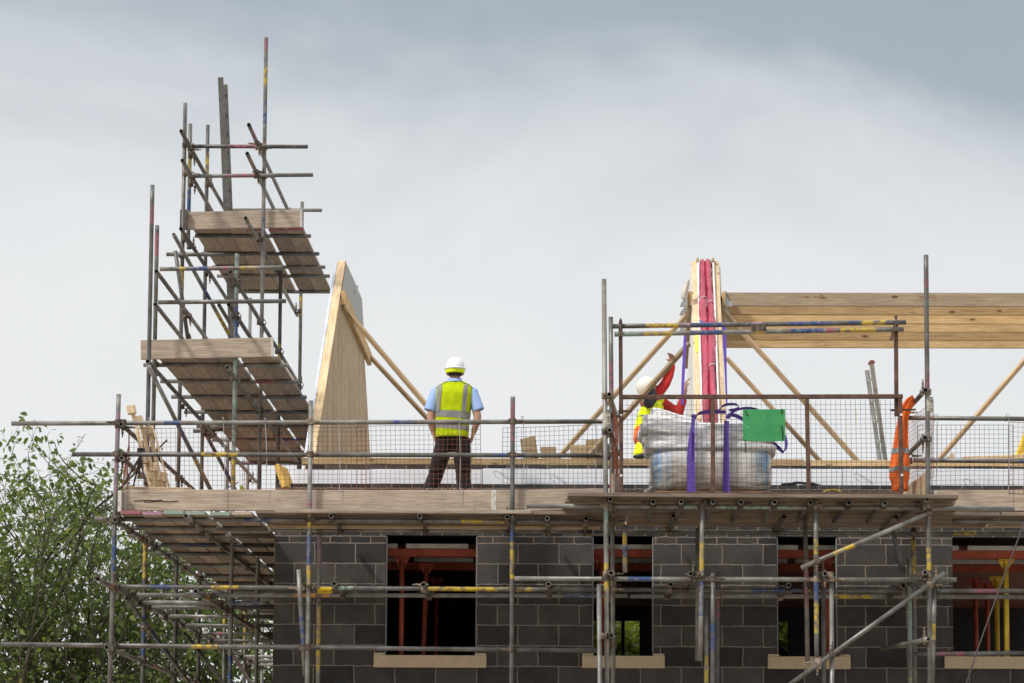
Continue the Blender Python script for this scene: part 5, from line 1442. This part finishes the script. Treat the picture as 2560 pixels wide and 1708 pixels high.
# hair and helmet
b = MB(); b.loft([[w1(0.015 + math.cos(a) * rx, 0.012 + math.sin(a) * ry, z) for a in [math.pi * (1.02 + 0.96 * k / 16) for k in range(17)]] for rx, ry, z in ((0.062, 0.084, 1.568), (0.074, 0.098, 1.59), (0.079, 0.102, 1.62), (0.078, 0.1, 1.66))], cap=False, closed=False)
b.build('hair', 'hair', man, smooth=True, solid=0.008)
def helmet(parent, c, tilt, mat, band, sc=1.0):
    mw = Matrix.Translation(c) @ tilt
    def g(x, y, z): return mw @ V(x * sc, y * sc, z * sc)
    b = MB(); rings = []
    for j in range(15):
        ph = (math.pi / 2) * j / 14.5; rr = math.cos(ph) ** 0.85; z = 0.128 * math.sin(ph)
        ring = []
        for k in range(40):
            a = 2 * math.pi * k / 40
            ridge = 1 + 0.02 * max(0, 1 - abs(((a / math.pi * 180 - 90 + 180) % 360) - 180) / 14) * math.sin(ph) + 0.02 * max(0, 1 - abs(((a / math.pi * 180 - 270 + 180) % 360) - 180) / 16) * math.sin(ph)
            x_, y_ = math.cos(a) * 0.104 * rr, math.sin(a) * 0.128 * rr
            ring.append(g(x_, y_, z * ridge))
        rings.append(ring)
    b.loft(rings); hm_ = b.build('helmet', mat, parent, smooth=True)
    b = MB(); rr = []
    for rad, z in ((1.0, 0.012), (1.10, 0.006), (1.11, -0.004), (1.02, -0.012), (0.96, -0.012)):
        rr.append([g(math.cos(a) * 0.104 * rad, math.sin(a) * 0.128 * rad + (0.055 * max(0, math.sin(a)) ** 2 if rad > 1.05 else 0), z) for a in [2 * math.pi * k / 40 for k in range(40)]])
    b.loft(rr, cap=False); b.build('helmet_brim', mat, hm_, smooth=True)
    if band:
        b = MB(); b.loft([[g(math.cos(a) * rx, math.sin(a) * ry, z) for a in [math.pi * (1.0 + k / 24) for k in range(25)]] for rx, ry, z in ((0.103, 0.125, -0.010), (0.104, 0.126, -0.014), (0.100, 0.121, -0.044), (0.094, 0.116, -0.052))], cap=False, closed=False)
        b.build('nape_band', band, hm_, smooth=True, solid=0.006)
    b = MB(); b.box((-0.018, -0.086, 0.083), (0.018, -0.083, 0.089)); b.v = [tuple(g(*v)) for v in b.v]
    b.build('vent_slot', 'black', hm_)
    return hm_
helmet(man, w1(0.015, 0.015, 1.650), Matrix.Identity(4), 'helmet', 'hivis')

# the second worker, crouched on the wall plate beside the party wall, reaching up
Yw = 0.78
def q(x, y, dy=0.0): return at(x, y, Yw + dy)
m2 = thing('person', 'crouching person in a cream helmet and yellow vest reaching up with a red sleeve', 'person', q(1600, 1147))
b = MB()
b.limb([(q(1609, 1085), 0.095), (q(1618, 1050), 0.095), (q(1630, 1015), 0.10)]); b.limb([(q(1612, 1002, -.08), 0.06), (q(1640, 1000, 0.1), 0.06)])
b.limb([(q(1628, 1000), 0.055), (q(1627, 982), 0.052)])
b.ell(q(1622, 968), 0.085, 0.08, 0.105); b.ell(q(1634, 976), 0.045, 0.055, 0.05); b.limb([(q(1643, 966), 0.012), (q(1645, 972), 0.014)], 8)
b.ell(q(1621, 974, -0.08), 0.02, 0.013, 0.03, 10, 8)
arm_a = [(q(1638, 1000, -0.02), 0.058), (q(1663, 960, 0.02), 0.046), (q(1673, 938, 0.06), 0.042), (q(1682, 911, 0.08), 0.028)]
arm_b = [(q(1650, 1002, 0.1), 0.05), (q(1697, 1034, 0.12), 0.042), (q(1706, 1004, 0.1), 0.037), (q(1713, 975, 0.06), 0.027)]
b.limb(arm_a); b.limb(arm_b)
hand_chain(b, q(1682, 910, 0.08), (-0.15, -0.25, 1), (-1, -0.3, 0), (0.5, 0.8, 0.2), 0.85, 0.95)
hand_chain(b, q(1713.5, 975, 0.06), (0.08, 0.1, 1), (0.2, -1, 0), (-0.95, 0, 0.1), 0.7, 1.0)
b.limb([(q(1606, 1085, -.05), 0.09), (q(1645, 1090, -.07), 0.07), (q(1612, 1122, -.3), 0.05), (q(1604, 1140, -.45), 0.042)])
b.limb([(q(1606, 1085, .12), 0.09), (q(1648, 1092, .15), 0.07), (q(1622, 1125, .14), 0.05), (q(1620, 1140, .14), 0.042)])
b.blob('body', 'skin', m2, 0.010, 3)
b = MB(); b.limb([(q(1634, 998, -0.02), 0.066)] + [(p, r + 0.012) for p, r in arm_a[1:3]] + [(q(1681, 917, 0.075), 0.036)]); b.limb([(p, r + 0.012) for p, r in arm_b[:3]] + [(q(1709, 991, 0.08), 0.036)])
b.limb([(q(1620, 1004), 0.10), (q(1630, 1000), 0.10)]); b.blob('red_sleeve_shirt', 'red_shirt', m2, 0.010, 3)
b = MB(); b.ell(q(1627, 992, -0.10), 0.075, 0.05, 0.115); b.ell(q(1622, 1006, -0.12), 0.066, 0.05, 0.07); b.blob('dark_undershirt', 'grey_cloth', m2, 0.010, 3)
b = MB(); b.limb([(q(1609, 1076), 0.115), (q(1618, 1045), 0.12), (q(1632, 1022), 0.125)]); b.ell(q(1646, 1000, 0.05), 0.07, 0.09, 0.06); vv = b.blob('hivis_vest', 'hivis', m2, 0.012, 3)
b = MB(); b.ell(q(1618, 1043), 0.128, 0.128, 0.024); b.blob('reflective_band', 'reflect', vv, 0.010, 1)
b = MB(); b.limb([(q(1606, 1080, -.04), 0.098), (q(1600, 1098, -0.15), 0.080), (q(1603, 1112, -.26), 0.066)]); b.limb([(q(1606, 1085, -.05), 0.102), (q(1644, 1090, -.07), 0.085)]); b.limb([(q(1606, 1085, .12), 0.102), (q(1648, 1092, .15), 0.085), (q(1630, 1114, .15), 0.065)])
b.blob('work_trousers', 'hivis_orange', m2, 0.012, 3)
b = MB(); b.limb([(q(1600, 1118, -0.30), 0.062), (q(1596, 1136, -0.44), 0.058)]); b.blob('gaiter', 'hivis', m2, 0.010, 2)
b = MB(); b.ell(q(1597, 1142, -0.47), 0.07, 0.05, 0.028); b.ell(q(1604, 1140, -0.47), 0.05, 0.045, 0.03); b.blob('boot', 'black', m2, 0.010, 2)
b = MB(); b.ell(q(1624, 1142, 0.14), 0.09, 0.05, 0.03); b.blob('boot', 'black', m2, 0.010, 2)
helmet(m2, q(1618, 970, 0.0), Matrix.Rotation(R(-70), 4, 'Z') @ Matrix.Rotation(R(42), 4, 'X') , 'cream_helmet', None, 0.98)

# ================================================================== LEFT CORNER: STAKES, TRIPOD
M['stake_pine'] = wood_mat('stake_pine', (0.62, 0.48, 0.32), (0.78, 0.64, 0.45), (0.86, 0.74, 0.56), 0.3)
def zc(x, y): return (290 + x / 6.27, 990 + y / 6.27)
def stake(bx, by, w, h, x1, y1, Y, label, rot=-12):
    cx, cy = zc(bx, by); c = at(cx, cy, Y)
    t = thing('timber_stake', label, 'stake', at(*zc(x1, y1), Y), 'pale timber stakes leaning together on the corner deck')
    ww, hh = w / 6.27 / 239, h / 6.27 / 239
    d = Matrix.Rotation(R(rot), 3, 'Y') @ V(0, 0, 1)
    beam(t, 'head_block', c - d * hh / 2, c + d * hh / 2, ww, 0.09, 'stake_pine', up=V(0, -1, 0), bevel=0.004)
    e = at(*zc(x1, y1), Y + 0.02)
    beam(t, 'shaft', c + V(0.0, 0.065, 0.0), e + V(0, 0.065, 0), 0.042, 0.03, 'stake_pine', up=V(0, -1, 0), bevel=0.003)
stake(240, 217, 135, 140, 540, 1440, -0.9, 'tallest pale stake with its square head above the guard rail')
stake(365, 380, 120, 130, 625, 1440, -0.8, 'second tallest stake, its head crossing the guard rail')
stake(515, 545, 130, 140, 715, 1440, -0.7, 'stake with its head hanging just under the guard rail')
stake(470, 985, 120, 150, 560, 1440, -1.0, 'stake with its head behind the middle rail')
stake(597, 1120, 120, 140, 690, 1440, -1.05, 'stake with its low head above the deck', 0)
stake(728, 1270, 135, 150, 760, 1440, -1.1, 'lowest stake with its head nearest the toe board', 8)
a, e = zc(572, 460), zc(835, 1440)
o = beam(None, 'timber_lath', at(*a, -0.8), at(*e, -0.8), 0.028, 0.02, 'stake_pine'); tag(o, 'thin pale lath leaning beside the stakes', 'lath')
tp = thing('tripod', 'small black tripod standing behind the guard mesh at the corner', 'tripod', at(*zc(280, 1410), -1.15))
b = MB(); c = at(*zc(390, 855), -1.15); b.cyl(c - V(0, 0, 0.02), c + V(0, 0, 0.022), 0.042, 0.042, 12); b.cyl(c - V(0, 0, 0.09), c - V(0, 0, 0.02), 0.018, 0.018, 10); b.build('head', 'black', tp)
for (x, y), dy in (((122, 1385), -0.25), ((272, 1412), 0.1), ((352, 1290), 0.3), ((440, 1300), -0.1)):
    b = MB(); a = c - V(0, 0, 0.06); e = at(*zc(x, y), -1.15 + dy); m_ = a + (e - a) * 0.55
    b.cyl(a, m_, 0.015, 0.013, 8); b.cyl(m_, e, 0.010, 0.009, 8); b.build('leg', 'black', tp)

# ================================================================== SMALL THINGS
def rope(label, name, pts, Y, r, mat, cat):
    b = MB(); b.path([at(x, y, Y + (z[0] if z else 0)) for x, y, *z in pts], r, 6); return tag(b.build(name, mat), label, cat)
rope('long thin grey steel stay crossing the last window hole', 'stay_rod', [(2561, 1306), (2530, 1390), (2487, 1505), (2440, 1635), (2412, 1722)], YL - 0.3, 0.0085, 'dark_wire', 'rod')
rope('yellow rope bundle lying on the loading bay edge', 'yellow_rope', [(1957, 1245), (1965, 1241), (1978, 1243), (1970, 1247), (1960, 1246), (1974, 1240), (1985, 1246)], YL - 0.04, 0.009, 'yellow_rope', 'rope')
rope('yellow rope lying straight along the loading bay edge', 'yellow_rope', [(2001, 1244), (2040, 1243.2), (2090, 1243.8)], YL - 0.05, 0.005, 'yellow_rope', 'rope')
rope('yellow rope arched behind the loading gate mesh', 'yellow_rope', [(2058, 1230), (2068, 1225.5), (2085, 1223.5), (2098, 1227), (2103, 1231)], YL + 0.3, 0.007, 'yellow_rope', 'rope')
rope('thin yellow cord hanging tall behind the gate mesh', 'yellow_twine', [(2115, 1023), (2114.5, 1060), (2115.5, 1100), (2114, 1112)], 0.4, 0.0035, 'yellow_rope', 'cord')
rope('thin yellow cord hanging short beside the ladder', 'yellow_twine', [(2140, 1024), (2140.5, 1045), (2140, 1063)], 0.4, 0.003, 'yellow_rope', 'cord')
bg = thing('grit_bag', 'black crumpled sheeting on the wall top behind the gate', 'sheeting', at(2005, 1214, -0.2))
b = MB()
for k in range(9): b.ell(at(1962 + k * 10, 1211 - 4.5 * math.sin(math.pi * k / 8) + (k % 3), 0.04), 0.05, 0.03, 0.016, 10, 6)
b.blob('sheet', 'black', bg, 0.008, 1)
b = MB()
for k in range(5): b.ell(at(1121 + k * 4.6, 1134 - 1.5 * (k % 2), YO + 0.04), 0.013 + 0.004 * (k % 2), 0.016, 0.009, 8, 6)
tag(b.blob('mortar_dab', 'mortar_dab', None, 0.005, 1), 'dried mortar dab stuck on the middle guard rail in front of the worker', 'mortar')
b = MB()
for k in range(14): b.ell(at(1068 + k * 9 + random.uniform(-3, 3), 1222.5 + random.uniform(-1, 1), YO + 0.1), random.uniform(.008, .02), 0.016, random.uniform(.005, .011), 8, 6)
tag(b.blob('mortar_dab', 'mortar_dab', None, 0.005, 1), 'dried mortar crumbs along the toe board top under the worker', 'mortar')
wb = thing('water_bag', 'cream bag tied on the bearer above the empty joist hangers', 'bag', at(1712, 720, 3.2))
b = MB(); b.loft([[at(x + w * math.cos(a), y, 3.3) + V(0, 0.06 * math.sin(a), 0) for a in [2 * math.pi * k / 14 for k in range(14)]] for x, y, w in ((1722, 697, 2), (1719, 706, 5), (1714, 722, 8), (1710, 738, 8), (1709, 746, 5), (1711, 750, 2))])
M['bag'] = plain_mat('cream_bag', (0.55, 0.52, 0.45), 0.5, 0, 0.2, 12, 0.3)
b.build('bag_film', 'bag', wb, smooth=True)
rope('blue twine knot tied on the red sock', 'twine_knot', [(1747, 801), (1752, 805), (1758, 801), (1755, 807), (1749, 808), (1757, 804)], 1.4, 0.007, 'blue_twine', 'twine')

# ================================================================== TREES
def leaf_mat():
    m = Mat('leaf'); a = m.node('ShaderNodeAttribute', attribute_name='tone')
    c = m.ramp(a.outputs['Fac'], ((0.0, (0.045, 0.075, 0.022)), (0.5, (0.11, 0.155, 0.042)), (0.85, (0.21, 0.25, 0.065)), (1.0, (0.32, 0.33, 0.09))))
    m.set(c, 0.5, 0, 0.45)
    tr = m.node('ShaderNodeBsdfTranslucent'); m.l.new(m.mix(1.0, c, (1.5, 1.7, 0.8), 'MULTIPLY'), tr.inputs['Color'])
    mx = m.node('ShaderNodeMixShader'); mx.inputs[0].default_value = 0.35
    m.l.new(m.b.outputs[0], mx.inputs[1]); m.l.new(tr.outputs[0], mx.inputs[2])
    m.l.new(mx.outputs[0], m.n['Material Output'].inputs[0]); return m.m
M['leaf'] = leaf_mat()
M['bark'] = plain_mat('bark', (0.085, 0.072, 0.055), 0.9, 0, 0.35, 6, 0.3)
def tree(label, base, height, spread, seed, nmain=7, leaf=0.10, dens=1.0, zlow=0.3, top=None, bias=0.0):
    rnd = random.Random(seed)
    t = thing('broadleaf_tree', label, 'tree', base, 'broadleaf trees behind the scaffold')
    wood = MB(); twigs = MB(); tips = []
    def grow(p, d, L, r, depth):
        n = 5; pts = [p]; dd = d.copy()
        lim = (top(p.x) + rnd.uniform(-0.85, 0.02)) if top else 99
        if p.z > lim - 0.2 * L: return
        for k in range(n):
            dd = (dd + V(rnd.gauss(0, .13), rnd.gauss(0, .13), rnd.gauss(0.03, .10))).normalized()
            if pts[-1].z + dd.z * L * (n - k) / n > lim: dd = (dd - V(0, 0, 0.3)).normalized()
            pts.append(pts[-1] + dd * L / n)
        (wood if r > 0.012 else twigs).path(pts, r, 6 if r > 0.012 else 3, r * 0.55)
        if depth >= 2 or rnd.random() < 0.4: tips.extend((pts[k], dd, depth) for k in range(1 if depth > 2 else 3, n + 1))
        if depth < 4:
            m = rnd.choice((3, 4, 4, 5)) if depth < 3 else rnd.choice((2, 3, 3))
            for j in range(m):
                k = rnd.randint(2, n) if j else n
                ax = V(rnd.gauss(0, 1), rnd.gauss(0, 1), rnd.gauss(0, .4)).normalized()
                nd = (dd + ax * rnd.uniform(0.5, 1.0) + V(0, 0, 0.25)).normalized()
                grow(pts[k], nd, L * rnd.uniform(0.5, 0.75), r * rnd.uniform(0.38, 0.52), depth + 1)
    base = Vector(base)
    for k in range(nmain):
        an = 2 * math.pi * (k + rnd.random() * 0.6) / nmain
        h0 = zlow * height * (0.05 + 0.9 * (k % 3) / 2 * rnd.random())
        out = spread * rnd.uniform(0.25, 0.95); hk = height * (1.0 if k % 3 == 0 else rnd.uniform(0.45, 0.9)); h0 = min(h0, 0.45 * hk)
        p0 = base + V(rnd.uniform(-.25, .25), rnd.uniform(-.25, .25), 0); p1 = base + V(math.cos(an) * out * 0.3, math.sin(an) * out * 0.3, h0 + 0.8)
        wood.path([p0, (p0 + p1) / 2 + V(rnd.uniform(-.1, .1), 0, 0), p1], 0.06, 8, 0.05)
        grow(p1, (V(math.cos(an) * out, math.sin(an) * out, hk * 0.85 - h0)).normalized(), (hk - h0) * rnd.uniform(0.42, 0.58), 0.048, 1)
    lv, lf, tone = [], [], []
    rnd.shuffle(tips)
    for p, d, depth in tips:
        for k in range(int(rnd.uniform(1.2, 3.4) * dens + rnd.random())):
            c = p + V(rnd.gauss(0, .07), rnd.gauss(0, .07), rnd.gauss(-.02, .06))
            ax = (d * 0.5 + V(rnd.gauss(0, .8), rnd.gauss(0, .8), rnd.gauss(-.55, .55))).normalized()
            sd = ax.cross(V(rnd.gauss(0, 1), rnd.gauss(0, 1), rnd.gauss(0, 1) + 0.7)).normalized(); nn = sd.cross(ax)
            L = leaf * rnd.uniform(0.65, 1.25); w = L * rnd.uniform(0.22, 0.33); i = len(lv)
            lv.extend((c, c + ax * L * .35 + sd * w + nn * w * .35, c + ax * L * .7 + sd * w * .8 + nn * w * .3 - V(0, 0, .01), c + ax * L - V(0, 0, .02), c + ax * L * .7 - sd * w * .8 + nn * w * .3 - V(0, 0, .01), c + ax * L * .35 - sd * w + nn * w * .35, c + ax * L * .5))
            lf.extend(((i, i + 1, i + 2, i + 6), (i + 6, i + 2, i + 3), (i, i + 6, i + 4, i + 5), (i + 6, i + 3, i + 4)))
            tv = min(1, max(0, rnd.gauss(0.42 + bias, 0.24))); tone.extend([tv] * 7)
    wood.build('trunk', 'bark', t, smooth=True); twigs.build('foliage_twig', 'bark', t)
    inv = V(*base)
    me = mesh_from([v - inv for v in lv], lf); at_ = me.attributes.new('tone', 'FLOAT', 'POINT'); at_.data.foreach_set('value', tone)
    link('crown', me, M['leaf'], t, Matrix.Translation(inv))
    return t
def topline(ys):
    def f(Y):
        pts = [(at(x, y, Y).x, at(x, y, Y).z) for x, y in ys]
        def g(x):
            if x <= pts[0][0]: return pts[0][1]
            for (a, za), (b_, zb_) in zip(pts, pts[1:]):
                if x <= b_: return za + (zb_ - za) * (x - a) / (b_ - a)
            return pts[-1][1]
        return g
    return f
TL = topline([(-60, 1150), (0, 1120), (75, 1060), (150, 1090), (240, 1105), (300, 1215), (400, 1250), (480, 1300), (560, 1400), (680, 1480)])
tree('tallest leafy tree, its crown topping the corner guard rail', (-9.0, 14.5, 0), 8.9, 2.5, 11, 17, 0.115, 0.8, top=TL(14.5))
tree('leafy tree behind the lower corner of the tower scaffold', (-7.0, 15.5, 0), 7.6, 2.2, 23, 16, 0.115, 0.8, top=TL(15.5))
tree('low leafy tree seen between the tower scaffold and the house corner', (-5.4, 17.5, 0), 6.2, 2.0, 35, 12, 0.11, 0.8, top=TL(17.5))
tree('leafy tree at the frame edge beyond the tallest one', (-11.2, 16.5, 0), 8.2, 2.2, 47, 14, 0.115, 0.85, top=TL(16.5))
cap = lambda z: (lambda x: z)
tree('bright bush seen through the narrow window hole of the house', (0.4, 12.6, 0), 5.0, 1.5, 61, 10, 0.15, 4.2, 0.2, top=cap(5.5), bias=0.42)
tree('bright bush seen in the slit of the third window hole', (2.9, 12.6, 0), 5.0, 1.3, 73, 9, 0.15, 4.2, 0.2, top=cap(5.5), bias=0.42)
